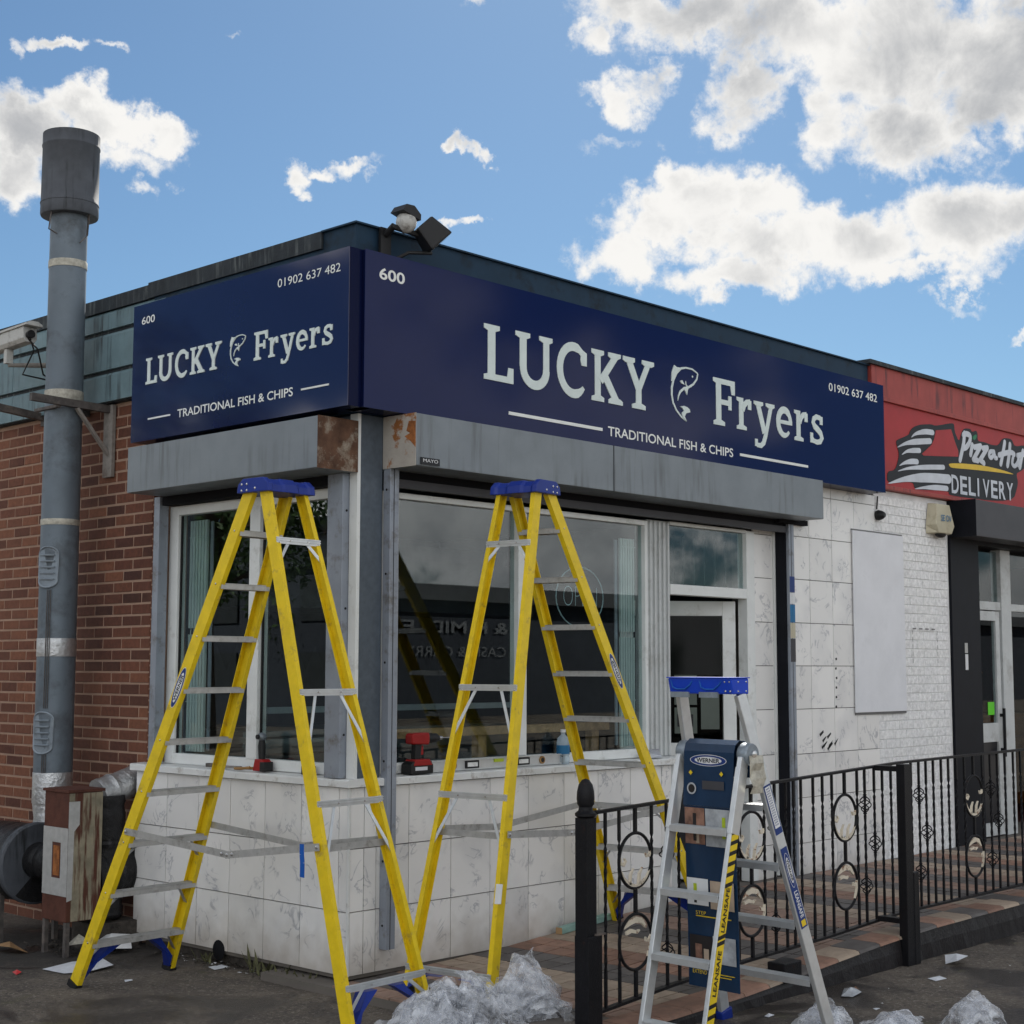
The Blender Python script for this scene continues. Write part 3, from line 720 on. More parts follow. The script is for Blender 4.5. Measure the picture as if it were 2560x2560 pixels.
# fluted pilaster beside the door
mb = MB(); mb.box((2.766, .09, 1.066), (3.018, .2, 2.70))
for i in range(5): mb.box((2.78+i*.05, .075, 1.07), (2.80+i*.05, .0898, 2.69))
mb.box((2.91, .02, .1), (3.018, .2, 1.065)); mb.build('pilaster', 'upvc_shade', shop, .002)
# folding security grilles inside the panes
def grille(ax, p0, p1, d, z0, z1, n):
    g = MB()
    for i in range(n):
        a = p0+(p1-p0)*(i+.5)/n; w = (p1-p0)/n*.36
        for q0, q1 in ((z0, 1.88), (1.92, z1)):
            if ax == 'x': g.box((d, a-w, q0), (d+.018, a+w, q1))
            else: g.box((a-w, d, q0), (a+w, d+.018, q1))
        if ax == 'x': g.bar((d+.01, a, 1.86), (d+.03, a+.02, 1.95), .006, .006)
        else: g.bar((a, d+.01, 1.86), (a+.02, d+.03, 1.95), .006, .006)
    for z in (1.45, 2.5):
        if ax == 'x': g.box((d-.004, p0, z), (d-.001, p1, z+.006))
        else: g.box((p0, d-.004, z), (p1, d-.001, z+.006))
    return g
gr1 = grille('x', 1.60, 1.79, .165, 1.14, 2.61, 6).build('folding_grille', 'grille_pale', shop)
gr2 = grille('y', 2.56, 2.72, .165, 1.14, 2.56, 6).build('folding_grille', 'grille_pale', shop)
MB().box((.19, 1.575, 1.15), (.2, 1.60, 2.60)).build('end_bar', 'guide_metal', gr1); MB().box((2.535, .19, 1.15), (2.56, .2, 2.55)).build('end_bar', 'guide_metal', gr2)
# door opening: transom light, rail, frame, open door leaf
df = MB(); df.box((3.96, .085, .11), (4.062, .17, 2.70)); df.box((3.02, .085, 2.188), (3.959, .17, 2.262)); df.box((3.02, .085, 2.68), (3.959, .17, 2.705)); dfo = df.build('door_frame', 'upvc', shop, .004)
MB().box((3.021, .12, 2.263), (3.958, .126, 2.679)).build('transom_pane', 'window_glass', dfo)
for i in range(7):
    x = 3.07+i*.13
    MB().add([(x, .20+(.03 if k % 2 else 0), z) for k, z in ((0, 2.27), (1, 2.27), (0, 2.67), (1, 2.67))] and [(x, .20, 2.28), (x+.028, .23, 2.28), (x+.028, .23, 2.62), (x, .20, 2.62)], [(0, 1, 2, 3)]).build('vertical_blind', 'grille_pale' if i % 1 == 0 else 'interior_mid', dfo, recalc=False)
dl = thing('door_leaf', None, None) if False else None
ha = R(140); hd = V((math.cos(ha), math.sin(ha), 0))      # leaf swung inwards on right-hand hinges
hinge = V((3.945, .19, 0)); hn = V((-hd.y, hd.x, 0))
def leafbox(mb, s0, s1, z0, z1, t0=-.022, t1=.022):
    vs = [tuple(hinge+hd*s+hn*t+Z*z) for z in (z0, z1) for s, t in ((s0, t0), (s1, t0), (s1, t1), (s0, t1))]
    mb.add(vs, [(0,3,2,1),(4,5,6,7),(0,1,5,4),(1,2,6,5),(2,3,7,6),(3,0,4,7)])
mb = MB(); leafbox(mb, 0, .1, .13, 2.17); leafbox(mb, .78, .88, .13, 2.17); leafbox(mb, .101, .779, 2.06, 2.17); leafbox(mb, .101, .779, .13, .33); leafbox(mb, .101, .779, 1.02, 1.12)
leaf = mb.build('door', 'upvc', shop, .003)
mb = MB(); leafbox(mb, .101, .779, 1.121, 2.059, -.003, .003); mb.build('door_pane', 'leaf_glass', leaf); mb = MB(); leafbox(mb, .101, .779, .331, 1.019, -.003, .003); mb.build('door_panel', 'interior_tile_dark', leaf)
# notices seen just inside the doorway
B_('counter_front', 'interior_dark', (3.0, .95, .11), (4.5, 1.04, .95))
fn = hn if hn.dot(V((-1, -1, 0))) > 0 else -hn        # side of the leaf that faces the street
def card(nm, m, s0, s1, z0, z1, d=.012):
    p = hinge+fn*d; q = MB(); q.add([tuple(p+hd*s+Z*z+fn*e) for e in (0, .003) for s, z in ((s1, z0), (s0, z0), (s0, z1), (s1, z1))], [(0,3,2,1),(4,5,6,7),(0,1,5,4),(1,2,6,5),(2,3,7,6),(3,0,4,7)]); return q.build(nm, m, leaf)
card('closed_card', 'screened_card', .30, .47, 1.40, 1.62); text('closed_text', 'CLOSED', 'label_black', leaf, hinge+fn*.0155+hd*.455+Z*1.53, -hd, Z, .14, .045, .001, .02)
card('card_slot', 'screened_card', .30, .47, 1.19, 1.38); card('card_slot', 'label_black', .33, .45, 1.24, 1.33, .0155); card('menu_card', 'screened_card', .13, .27, 1.22, 1.60)
text('menu_text', 'SALT &', 'screened_print', leaf, hinge+fn*.0155+hd*.26+Z*1.53, -hd, Z, .10, .035, .001, .02); text('menu_text', 'SAUCE', 'screened_print', leaf, hinge+fn*.0155+hd*.26+Z*1.48, -hd, Z, .10, .035, .001, .02)
# wall tiles inside with the zig-zag band
mb = MB()
for i in range(22):
    x = .4+i*.23; mb.add([(x, 4.985, 1.88), (x+.23, 4.985, 1.88), (x+.115, 4.985, 1.64)], [(0, 1, 2)])
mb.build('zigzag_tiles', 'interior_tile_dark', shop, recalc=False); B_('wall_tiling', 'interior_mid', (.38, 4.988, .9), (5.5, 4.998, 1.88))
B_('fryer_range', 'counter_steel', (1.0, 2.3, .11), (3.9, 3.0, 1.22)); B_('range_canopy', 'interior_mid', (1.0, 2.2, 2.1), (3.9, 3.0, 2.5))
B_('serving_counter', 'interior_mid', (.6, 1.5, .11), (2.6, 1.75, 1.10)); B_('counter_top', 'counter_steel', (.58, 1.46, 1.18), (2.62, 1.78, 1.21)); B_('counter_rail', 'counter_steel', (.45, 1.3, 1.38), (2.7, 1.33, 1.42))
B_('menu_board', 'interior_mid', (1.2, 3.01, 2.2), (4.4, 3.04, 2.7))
# bare timber counter frame behind the glass
tf = MB(); tf.box((.35, .55, 1.235), (2.9, .63, 1.29))
fo = tf.build('timber_rail', 'stud_timber', shop)
for x in (.52, 1.58, 2.72): MB().box((x, .56, .2), (x+.075, .62, 1.2345)).build('stud', 'stud_timber', fo)
# OPEN tube sign inside the glass
os_ = MB(); c = V((2.13, .16, 2.14)); ring = [tuple(c+X*.24*math.cos(a)+Z*.2*math.sin(a)) for a in [2*math.pi*k/28 for k in range(28)]]; os_.tube(ring, .004, 6, closed=True); ring_o = os_.build('open_sign_ring', 'neon_tube', shop)
text('open_sign_text', 'OPEN', 'neon_tube', ring_o, (1.96, .158, 2.08), X, Z, .34, .13, .002, -.03)

# bricks of the side wall: 300 nearest singly, the rest joined
def brick_mesh(L_, H_, D_, seed):
    r = random.Random(seed); mb = MB(); j = lambda a: a+r.uniform(-.0014, .0014); e = .003
    front = [(j(0), j(e), j(e)), (j(0), j(L_-e), j(e)), (j(0), j(L_-e), j(H_-e)), (j(0), j(e), j(H_-e))]
    back = [(.006, 0, 0), (.006, L_, 0), (.006, L_, H_), (.006, 0, H_)]
    deep = [(D_, 0, 0), (D_, L_, 0), (D_, L_, H_), (D_, 0, H_)]
    mb.add(front+back+deep, [(0, 3, 2, 1)]+[(a, (a+1) % 4, 4+(a+1) % 4, 4+a) for a in range(4)]+[(4+a, 4+(a+1) % 4, 8+(a+1) % 4, 8+a) for a in range(4)])
    return mb
def brickwork(parent, origin, horiz, nrm, length, z0, z1, m, limit=300, L_=.215, H_=.065, proud=.009, depth=.03, closer=True):
    vars_ = [brick_mesh(L_, H_, depth, s) for s in range(8)]; halfs = [brick_mesh(.1025, H_, depth, 50+s) for s in range(4)]
    M = Matrix((( -nrm[0], horiz[0], 0, 0), (-nrm[1], horiz[1], 0, 0), (0, 0, 1, 0), (0, 0, 0, 1)))
    def mk(v):
        q = MB(); q.M = M; q.add(v.v, v.f); me = q.mesh('brick', m)
        bm = bmesh.new(); bm.from_mesh(me); bmesh.ops.recalc_face_normals(bm, faces=bm.faces); bm.to_mesh(me); bm.free(); return me
    full = [mk(v) for v in vars_]; half = [mk(v) for v in halfs]
    spots = []; r = random.Random(11); row = 0; z = z0
    while z+H_ <= z1+.001:
        s = 0
        if row % 2: spots.append((0, z, True)); s = .1125
        while s+L_ <= length+.001: spots.append((s, z, False)); s += .225
        if length-s > .108: spots.append((s, z, True))
        row += 1; z += .075
    o = V(origin); h = V(horiz); nn = V(nrm)
    spots = [(o+h*s+Z*zz+nn*(proud+r.uniform(-.0015, .0015)), hf) for s, zz, hf in spots]
    spots.sort(key=lambda q: (q[0]-CAM).length)
    stuff = {}
    for i, (p, hf) in enumerate(spots):
        me = r.choice(half if hf else full)
        if i < limit:
            b = bpy.data.objects.new('brick', me); col.objects.link(b); b.parent = parent; b.matrix_parent_inverse = Matrix.Translation(-parent_loc(parent)); b.location = p
        else:
            k = r.randrange(6); q = stuff.setdefault(k, MB()); q.add([tuple(V(v.co)+p) for v in me.vertices], [tuple(f.vertices) for f in me.polygons])
    for k, q in stuff.items(): tag(q.build('bricks', m, parent), kind='stuff')
brickwork(shop, (.08, 2.09, -.04), (0, 1, 0), (-1, 0, 0), 7.09, 0-.04, 3.48, 'brick_red', 300, proud=.0025, L_=.2125, H_=.0625)
mb = MB()
for k in range(46): mb.box((.079, 2.079, -.037+.075*k), (.18, 2.0865, .0255+.075*k))
tag(mb.build('bricks', 'brick_red', shop), kind='stuff')

# ------------------------------------------------------------------ shop signs with slab serif lettering
def ell(cx, cz, rx, rz, a0, a1, n=14): return [(cx+rx*math.cos(R(a0+(a1-a0)*k/n)), cz+rz*math.sin(R(a0+(a1-a0)*k/n))) for k in range(n+1)]
def rect(x0, z0, x1, z1): return [(x0, z0), (x1, z0), (x1, z1), (x0, z1)]
GL = {
 'L': [('p', rect(.1, .0, .29, 1)), ('p', [(0,1),(0,.92),(.1,.885),(.3,.885),(.4,.92),(.4,1)]), ('p', [(0,0),(.76,0),(.76,.28),(.63,.28),(.6,.115),(.1,.115),(0,.09)])],
 'U': [('s', [(.205,1),(.205,.36)], .09), ('p', [(0,1),(0,.92),(.1,.885),(.3,.885),(.39,.92),(.39,1)]), ('s', [(.83,1),(.83,.36)], .08), ('p', [(.64,1),(.64,.92),(.74,.885),(.92,.885),(1,.92),(1,1)]), ('s', ell(.517, .36, .313, .30, 178, 362, 16), .085)],
 'C': [('s', ell(.47, .5, .39, .45, 42, 318, 26), [.065]*3+[.085]*21+[.07, .055, .04]), ('p', [(.70,.93),(.85,.87),(.85,.62),(.70,.62),(.67,.72)])],
 'K': [('p', rect(.1, 0, .27, 1)), ('p', [(0,1),(0,.92),(.1,.885),(.28,.885),(.37,.92),(.37,1)]), ('p', [(0,0),(.37,0),(.37,.08),(.28,.115),(.1,.115),(0,.08)]), ('s', [(.27,.40),(.72,.93)], .075), ('p', [(.50,1),(.50,.92),(.56,.885),(.78,.885),(.88,.93),(.88,1)]), ('s', [(.36,.56),(.74,.06)], .088), ('p', [(.50,0),(.93,0),(.93,.07),(.84,.115),(.58,.115),(.50,.08)])],
 'Y': [('s', [(.19,.94),(.49,.40)], .088), ('s', [(.80,.94),(.50,.40)], .07), ('p', rect(.405, 0, .575, .47)), ('p', [(0,1),(0,.92),(.08,.885),(.30,.885),(.37,.92),(.37,1)]), ('p', [(.60,1),(.60,.92),(.68,.885),(.90,.885),(.98,.92),(.98,1)]), ('p', [(.28,0),(.70,0),(.70,.08),(.59,.115),(.39,.115),(.28,.08)])],
 'F': [('p', rect(.1, 0, .28, 1)), ('p', [(0,1),(.78,1),(.78,.70),(.66,.70),(.62,.885),(.1,.885),(0,.92)]), ('p', rect(.27, .45, .55, .56)), ('p', [(.54,.36),(.65,.36),(.65,.66),(.54,.66)]), ('p', [(0,0),(.40,0),(.40,.08),(.29,.115),(.09,.115),(0,.08)])],
 'r': [('p', rect(.09, 0, .25, .69)), ('p', [(0,.69),(.24,.69),(.24,.59),(.09,.59),(0,.62)]), ('p', [(0,0),(.36,0),(.36,.07),(.27,.10),(.08,.10),(0,.07)]), ('s', [(.22,.42),(.28,.54),(.37,.61),(.50,.63)], .062), ('p', rect(.42, .46, .54, .66))],
 'y': [('s', [(.16,.63),(.40,.02)], .08), ('s', [(.66,.63),(.44,-.03),(.36,-.20),(.26,-.27),(.10,-.27)], [.062,.062,.062,.055,.05]), ('p', rect(.03, -.30, .13, -.14)), ('p', [(0,.69),(0,.62),(.07,.59),(.27,.59),(.35,.62),(.35,.69)]), ('p', [(.46,.69),(.46,.62),(.54,.59),(.73,.59),(.79,.62),(.79,.69)])],
 'e': [('s', ell(.33, .345, .245, .285, 0, 318, 24), [.062]*4+[.078]*14+[.07, .065, .06, .055, .045, .04, .035]), ('p', rect(.14, .31, .635, .395))],
 's': [('s', [(.50,.56),(.42,.625),(.28,.635),(.17,.58),(.14,.49),(.20,.41),(.33,.345),(.45,.27),(.50,.17),(.43,.08),(.29,.05),(.15,.07),(.07,.14)], [.05,.06,.06,.065,.07,.075,.078,.075,.07,.062,.058,.055,.045]), ('p', rect(.42, .47, .535, .66)), ('p', rect(.01, .02, .12, .25))],
}
def glyph(name, ch, m, parent, o, u, sx, sz, d=.004, wscale=1.0):
    """one cut letter; strokes differ by a hair in thickness so no two faces share a plane"""
    mb = MB(); n = u.cross(Z)
    for k, g in enumerate(GL[ch]):
        dd = d+.0005*k
        if g[0] == 'p': mb.prism([(a*sx, b*sz) for a, b in g[1]], o, u, Z, n, -.001-.0003*k, dd)
        else:
            hw = g[2] if isinstance(g[2], list) else [g[2]]*len(g[1])
            stroke(mb, [(a*sx, b*sz) for a, b in g[1]], [h*(sx+sz)/2 for h in hw], o, u, Z, n, -.001-.0003*k, dd)
    return mb.build(name, m, parent)
FISH = dict(
  body=[(2.817, 3.733), (2.76, 3.694), (2.724, 3.641), (2.706, 3.587), (2.704, 3.535), (2.719, 3.481), (2.756, 3.433), (2.812, 3.393), (2.868, 3.369)],
  back=[(2.81, 3.733), (2.867, 3.746), (2.939, 3.746), (3.004, 3.724)],
  face=[(3.004, 3.724), (2.993, 3.683), (2.952, 3.642), (2.897, 3.613), (2.843, 3.598), (2.8, 3.569), (2.779, 3.536), (2.771, 3.502)],
  fin=[(2.732, 3.746), (2.76, 3.735), (2.817, 3.737), (2.774, 3.709), (2.745, 3.679), (2.721, 3.632), (2.699, 3.629), (2.704, 3.69)],
  gill=[(2.863, 3.652), (2.865, 3.626), (2.887, 3.611), (2.93, 3.621)],
  pect=[(2.794, 3.642), (2.82, 3.652), (2.848, 3.623), (2.815, 3.628)],
  pelv=[(2.897, 3.613), (2.882, 3.589), (2.874, 3.555), (2.857, 3.577), (2.839, 3.594)],
  tail=[(2.868, 3.369), (2.845, 3.401), (2.862, 3.425), (2.908, 3.437), (2.903, 3.456), (2.877, 3.469), (2.837, 3.474), (2.792, 3.464), (2.823, 3.455), (2.837, 3.439), (2.812, 3.423), (2.822, 3.394)])
def fish(parent, o, u, s, m):
    mb = MB(); n = u.cross(Z); F = {k: [((a-2.699)*s, (b-3.369)*s) for a, b in v] for k, v in FISH.items()}
    A = (o, u, Z, n)
    stroke(mb, F['body'], [h*s for h in (.004, .008, .0095, .009, .008, .0075, .007, .006, .002)], *A, -.001, .004)
    stroke(mb, F['back'], [h*s for h in (.008, .006, .006, .004)], *A, -.0013, .0045)
    stroke(mb, F['face'], [h*s for h in (.005, .006, .007, .008, .009, .008, .005, .001)], *A, -.0016, .005)
    stroke(mb, F['gill'], [h*s for h in (.002, .005, .006, .002)], *A, -.0019, .0055)
    for k, nm in enumerate(('fin', 'pect', 'pelv', 'tail')): mb.prism(F[nm], *A, -.0022-.0003*k, .006+.0005*k)
    e = (2.943-2.699)*s, (3.694-3.369)*s; mb.prism([(e[0]+.006*s*math.cos(a), e[1]+.008*s*math.sin(a)) for a in [k*math.pi/4 for k in range(8)]], *A, -.003, .005)
    return mb.build('fish_emblem', m, parent)
fas = thing('fascia_sign', 'long navy fascia sign reading LUCKY Fryers over the door and front window', 'sign', (2.7, -.18, 3.1))
FY = -.180; ZB, ZT = 3.101, 3.992
box('sign_panel', 'navy_gloss', (-.085, FY, ZB), (5.572, FY+.004, ZT), fas)
box('sign_tray', 'navy_edge', (-.083, FY+.0045, ZB+.002), (5.570, -.013, ZT-.002), fas)
for ch, x in zip('LUCKYFryers', (.858, 1.134, 1.517, 1.852, 2.172, 3.185, 3.470, 3.688, 3.978, 4.224, 4.442)):
    glyph('letter', ch, 'sign_white', fas, V((x, FY, 3.390)), X, .338, .338)
fish(fas, V((2.697, FY, 3.370)), X, 1.0, 'sign_white')
box('rule', 'sign_white_bright', (1.076, FY-.004, 3.199), (1.960, FY-.0001, 3.219), fas); box('rule', 'sign_white_bright', (3.506, FY-.004, 3.195), (4.405, FY-.0001, 3.214), fas)
text('strapline', 'TRADITIONAL FISH & CHIPS', 'sign_white_bright', fas, (2.017, FY, 3.175), X, Z, 1.404, .064, .002, .012)
text('house_number', '600', 'sign_white_bright', fas, (.018, FY, 3.840), X, Z, .194, .067, .002, .02)
text('phone_number', '01902 637 482', 'sign_white_bright', fas, (4.726, FY, 3.836), X, Z, .737, .065, .002, .008)
sds = thing('side_sign', 'short navy fascia sign reading LUCKY Fryers on the side wall beside the flue', 'sign', (-.18, .9, 3.1))
box('sign_panel', 'navy_gloss_side', (-.180, -.155, ZB), (-.176, 1.972, ZT), sds)
box('sign_tray', 'navy_edge', (-.1755, -.153, ZB+.002), (-.013, 1.970, ZT-.002), sds)
box('sign_return', 'navy_edge', (-.1755, -.1565, ZB+.001), (-.0855, -.1531, ZT-.001), sds)
nY = -Y
for ch, y, w in zip('LUCKYFryers', (1.813, 1.680, 1.491, 1.330, 1.169, .688, .551, .438, .298, .177, .066), [.17]*11):
    glyph('letter', ch, 'sign_white', sds, V((-.180, y, 3.461)), nY, .163, .168)
fish(sds, V((-.180, .922, 3.451)), nY, .49, 'sign_white')
box('rule', 'sign_white_bright', (-.184, 1.534, 3.231), (-.1801, 1.777, 3.241), sds); box('rule', 'sign_white_bright', (-.184, .004, 3.231), (-.1801, .246, 3.241), sds)
text('strapline', 'TRADITIONAL FISH & CHIPS', 'sign_white_bright', sds, (-.180, 1.455, 3.209), nY, Z, 1.134, .052, .002, .012)
text('house_number', '600', 'sign_white_bright', sds, (-.180, 1.876, 3.858), nY, Z, .147, .050, .002, .012)
text('phone_number', '01902 637 482', 'sign_white_bright', sds, (-.180, .477, 3.863), nY, Z, .56, .050, .002, .0)

# ------------------------------------------------------------------ neighbouring pizza delivery shop
pz = thing('pizza_shop', 'pizza delivery shop with red fascia, white painted brick and black trimmed entrance', 'building', (7.6, 3, 0))
def P_(name, m, a, b, bevel=0, parent=pz): return box(name, m, a, b, parent, bevel)
P_('wall_core', 'white_mortar', (5.709, .014, G0), (6.985, .3, 3.16))
brickwork(pz, (5.712, .009, .02), (1, 0, 0), (0, -1, 0), 1.275, .02, 3.155, 'brick_white', 300, proud=.003, depth=.02, L_=.220, H_=.070)
P_('fascia_board', 'pizza_red', (5.661, -.014, 3.20), (14, .2, 3.915)); P_('fascia_trim', 'pizza_red_fascia', (5.6625, -.04, 3.915), (14, .2, 3.955), .004)
P_('upper_fascia', 'pizza_red_fascia', (5.663, -.022, 3.956), (14, .2, 4.205)); P_('soffit_trim', 'pizza_red_fascia', (5.664, -.05, 3.165), (14, .2, 3.199), .004)
P_('roof_edge', 'dark_coping', (5.60, -.05, 4.206), (14.05, .3, 4.24)); P_('roof_deck', 'dark_coping', (5.67, .21, 3.9), (14, 9, 4.1)); P_('rear_wall', 'mortar', (5.67, 8.8, G0), (14, 9, 3.9))
P_('door_surround', 'black_paint_and_shade', (6.986, -.012, .1), (7.272, .3, 3.163)); mb = MB(); mb.box((7.274, -.0, 2.80), (14, .3, 3.163)); mb.build('shutter_header', 'black_paint_and_shade', pz)
sh = P_('shutter_box', 'charcoal_metal', (6.99, -.262, 2.835), (14, -.014, 3.160), .005); P_('end_plate', 'black_paint_and_shade', (6.986, -.264, 2.833), (6.9895, -.012, 3.162), parent=sh)
f2 = MB(); f2.box((7.545, .14, .12), (7.575, .2, 2.78)); f2.box((8.235, .12, .12), (8.44, .22, 2.80)); f2.box((7.576, .13, 2.22), (8.234, .2, 2.30)); f2.box((8.441, .13, 2.22), (10.6, .2, 2.29)); f2.box((10.6, .12, .12), (10.75, .22, 2.8))
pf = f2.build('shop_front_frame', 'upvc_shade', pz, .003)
P_('reveal', 'black_paint_and_shade', (7.2725, .0, .12), (7.544, .21, 2.80))
MB().box((7.577, .16, 2.301), (8.233, .166, 2.78)).build('transom_pane', 'door_glass', pf); MB().box((8.442, .16, 2.291), (10.59, .166, 2.79)).build('transom_pane', 'door_glass', pf); MB().box((8.442, .16, .5), (10.59, .166, 2.219)).build('pane', 'door_glass', pf)
d2 = MB(); d2.box((7.580, .1295, .13), (7.63, .175, 2.21)); d2.box((8.12, .1295, .13), (8.20, .175, 2.21)); d2.box((7.631, .1295, 2.12), (8.119, .175, 2.21)); d2.box((7.631, .1295, .99), (8.119, .175, 1.165)); d2.box((7.631, .1295, .13), (8.119, .175, .25))
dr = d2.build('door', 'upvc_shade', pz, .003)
MB().box((7.632, .15, 1.166), (8.118, .156, 2.119)).build('pane', 'door_glass', dr); MB().box((7.632, .15, .251), (8.118, .156, .989)).build('pane', 'interior_tile_dark', dr)
MB().tube([(8.16, .09, .85), (8.16, .09, 1.30)], .014, 10).box((8.15, .09, .9), (8.17, .13, .93)).box((8.15, .09, 1.22), (8.17, .13, 1.25)).build('pull_handle', 'iron_black', dr)
P_('notice', 'green_sticker', (7.95, .147, 1.24), (8.08, .1495, 1.36), parent=dr)
P_('interior_floor', 'maroon', (7.3, .3, .0), (14, 6, .11)); P_('interior_back', 'maroon', (7.3, 3.0, .1), (14, 3.1, 3)); P_('front_wall', 'mortar', (10.751, .0, G0), (14, .3, 2.8)); P_('interior_side', 'maroon', (13.9, .31, .1), (13.99, 3, 3)); P_('interior_side', 'interior_dark', (7.28, .31, .1), (7.3, 3, 3)); P_('interior_counter', 'amber', (7.5, 1.6, .1), (12, 2.0, 1.15)); P_('ceiling', 'interior_mid', (7.3, .31, 3.0), (14, 3.1, 3.05))
mb = MB()
for x in (7.9, 9.0, 10.2): mb.prism([(-.2, 0), (.2, 0), (.06, .18), (.02, .42), (-.02, .42), (-.06, .18)], (x, 1.4, 1.62), X, Z, Y, 0, .3)
tag(mb.build('pendant_shade', 'amber', pz), kind='stuff')
# pizza sign artwork
PZ = dict(
  black=[(5.893, 3.324), (6.034, 3.347), (6.107, 3.489), (6.054, 3.58), (6.065, 3.61), (6.279, 3.677), (6.3, 3.714), (6.361, 3.755), (6.481, 3.792), (6.683, 3.819), (6.753, 3.811), (7.068, 3.875), (7.11, 3.868), (7.117, 3.797), (7.197, 3.714), (7.257, 3.823), (7.313, 3.855), (7.423, 3.863), (7.454, 3.835), (7.533, 3.86), (7.565, 3.838), (7.56, 3.764), (7.706, 3.769), (7.841, 3.758), (7.98, 3.767), (8.079, 3.853), (8.269, 3.863), (8.324, 3.793), (8.557, 3.835), (8.615, 3.78), (8.598, 3.724), (8.541, 3.608), (8.44, 3.566), (8.342, 3.535), (8.383, 3.441), (8.25, 3.247), (6.978, 3.205), (6.971, 3.253), (6.353, 3.207), (6.337, 3.277), (5.888, 3.219)],
  red=[(6.761, 3.772), (7.044, 3.814), (7.112, 3.705), (7.171, 3.629), (7.168, 3.578), (6.527, 3.522), (6.497, 3.534), (6.673, 3.632), (6.727, 3.693)],
  yel=[(6.974, 3.497), (7.186, 3.52), (7.624, 3.546), (8.058, 3.54), (8.336, 3.521), (7.963, 3.51), (7.51, 3.49), (7.183, 3.472), (7.014, 3.463)],
  leaf=[(7.45, 3.773), (7.463, 3.8), (7.53, 3.825), (7.54, 3.798), (7.493, 3.762)])
BAR = [[(6.318, 3.685), (6.398, 3.725), (6.559, 3.761), (6.696, 3.769)], [(6.073, 3.574), (6.218, 3.622), (6.395, 3.656), (6.645, 3.689)], [(6.146, 3.514), (6.234, 3.551), (6.352, 3.571), (6.45, 3.581)],
  [(6.098, 3.416), (6.191, 3.449), (6.308, 3.473), (6.402, 3.48)], [(6.073, 3.365), (6.266, 3.408), (6.562, 3.445), (6.879, 3.476)], [(5.903, 3.263), (6.185, 3.325), (6.539, 3.371), (6.968, 3.398)], [(6.359, 3.239), (6.533, 3.265), (6.735, 3.283), (6.931, 3.292)]]
SCR = dict(P1=[(7.3, 3.807), (7.272, 3.701), (7.199, 3.55)], P2=[(7.277, 3.789), (7.332, 3.806), (7.408, 3.794), (7.393, 3.735), (7.325, 3.681), (7.259, 3.664)], i1=[(7.447, 3.715), (7.408, 3.623)],
  z1=[(7.49, 3.699), (7.613, 3.723), (7.46, 3.582), (7.549, 3.58)], z2=[(7.657, 3.706), (7.748, 3.721), (7.594, 3.59), (7.671, 3.568)],
  a1=[(7.883, 3.698), (7.803, 3.69), (7.777, 3.651), (7.822, 3.634), (7.886, 3.678), (7.898, 3.642), (7.937, 3.643)], H1=[(8.111, 3.813), (8.07, 3.713), (8.015, 3.595)], H2=[(8.222, 3.804), (8.198, 3.704), (8.155, 3.593)], H3=[(7.986, 3.677), (8.212, 3.727), (8.306, 3.716)],
  u1=[(8.281, 3.691), (8.257, 3.624), (8.31, 3.602), (8.374, 3.646), (8.396, 3.692), (8.384, 3.62)], t1=[(8.499, 3.768), (8.453, 3.676), (8.419, 3.602)], t2=[(8.378, 3.712), (8.551, 3.746)])
ps = thing('pizza_sign', 'red sign lettered Pizza Hut DELIVERY with black and white pizza stack emblem', 'sign', (7.2, -.02, 3.2))
A = (V((0, -.0145, 0)), X, Z, -Y)
box('sign_panel', 'pizza_red', (5.70, -.0155, 3.203), (12, -.0142, 3.912), ps)
def chaikin(p, k=2):
    for _ in range(k): p = [q for i in range(len(p)) for q in ((p[i][0]*.8+p[(i+1) % len(p)][0]*.2, p[i][1]*.8+p[(i+1) % len(p)][1]*.2), (p[i][0]*.2+p[(i+1) % len(p)][0]*.8, p[i][1]*.2+p[(i+1) % len(p)][1]*.8))]
    return p
def curve(p, n=5):
    out = []
    for i in range(len(p)-1):
        a, b, c, d = p[max(i-1, 0)], p[i], p[i+1], p[min(i+2, len(p)-1)]
        for k in range(n):
            t = k/n; out.append(tuple(.5*(2*b[j]+(c[j]-a[j])*t+(2*a[j]-5*b[j]+4*c[j]-d[j])*t*t+(3*b[j]-a[j]-3*c[j]+d[j])*t**3) for j in (0, 1)))
    return out+[p[-1]]
def psp(nm, poly, m, d): q = MB(); poly = chaikin(poly) if nm != 'emblem_roof' else poly; q.prism(poly, *A, 0, d); return q.build(nm, m, ps)
psp('emblem_backing', PZ['black'], 'pizza_black', .004); psp('emblem_roof', PZ['red'], 'pizza_red', .006); psp('yellow_swoosh', PZ['yel'], 'pizza_yellow', .007); psp('leaf', PZ['leaf'], 'pizza_green', .0075)
for k, b in enumerate(BAR):
    q = MB(); w = (.024, .026, .022, .024, .022, .042, .024)[k]; b2 = [(x, z-w) for x, z in b]
    b3 = curve(b2, 5); nn_ = len(b3)-1; stroke(q, b3, [.002+(w-.002)*min(1, (i/nn_)*1.6) for i in range(nn_+1)], *A, 0, .007); q.prism([(b3[-1][0]+w*1.3*math.cos(t), b3[-1][1]+w*math.sin(t)) for t in [j*math.pi/8 for j in range(16)]], *A, -.0002, .0068); q.build('emblem_stripe', 'pizza_letter', ps)
for k, (nm, v) in enumerate(SCR.items()):
    q = MB(); w = .026 if nm[0] not in 'au' else .021; v = v if nm[0] == 'z' else curve(v, 4); dd = .007+.0001*k
    for i in range(len(v)-1): stroke(q, v[i:i+2], w, *A, -.00005*i, dd+.00008*i)
    for i, c in enumerate(v): q.prism([(c[0]+w*math.cos(t), c[1]+w*math.sin(t)) for t in [j*math.pi/7 for j in range(14)]], *A, -.002-.00005*i, dd-.0006-.00003*i)
    q.build('brush_letter', 'pizza_letter', ps)
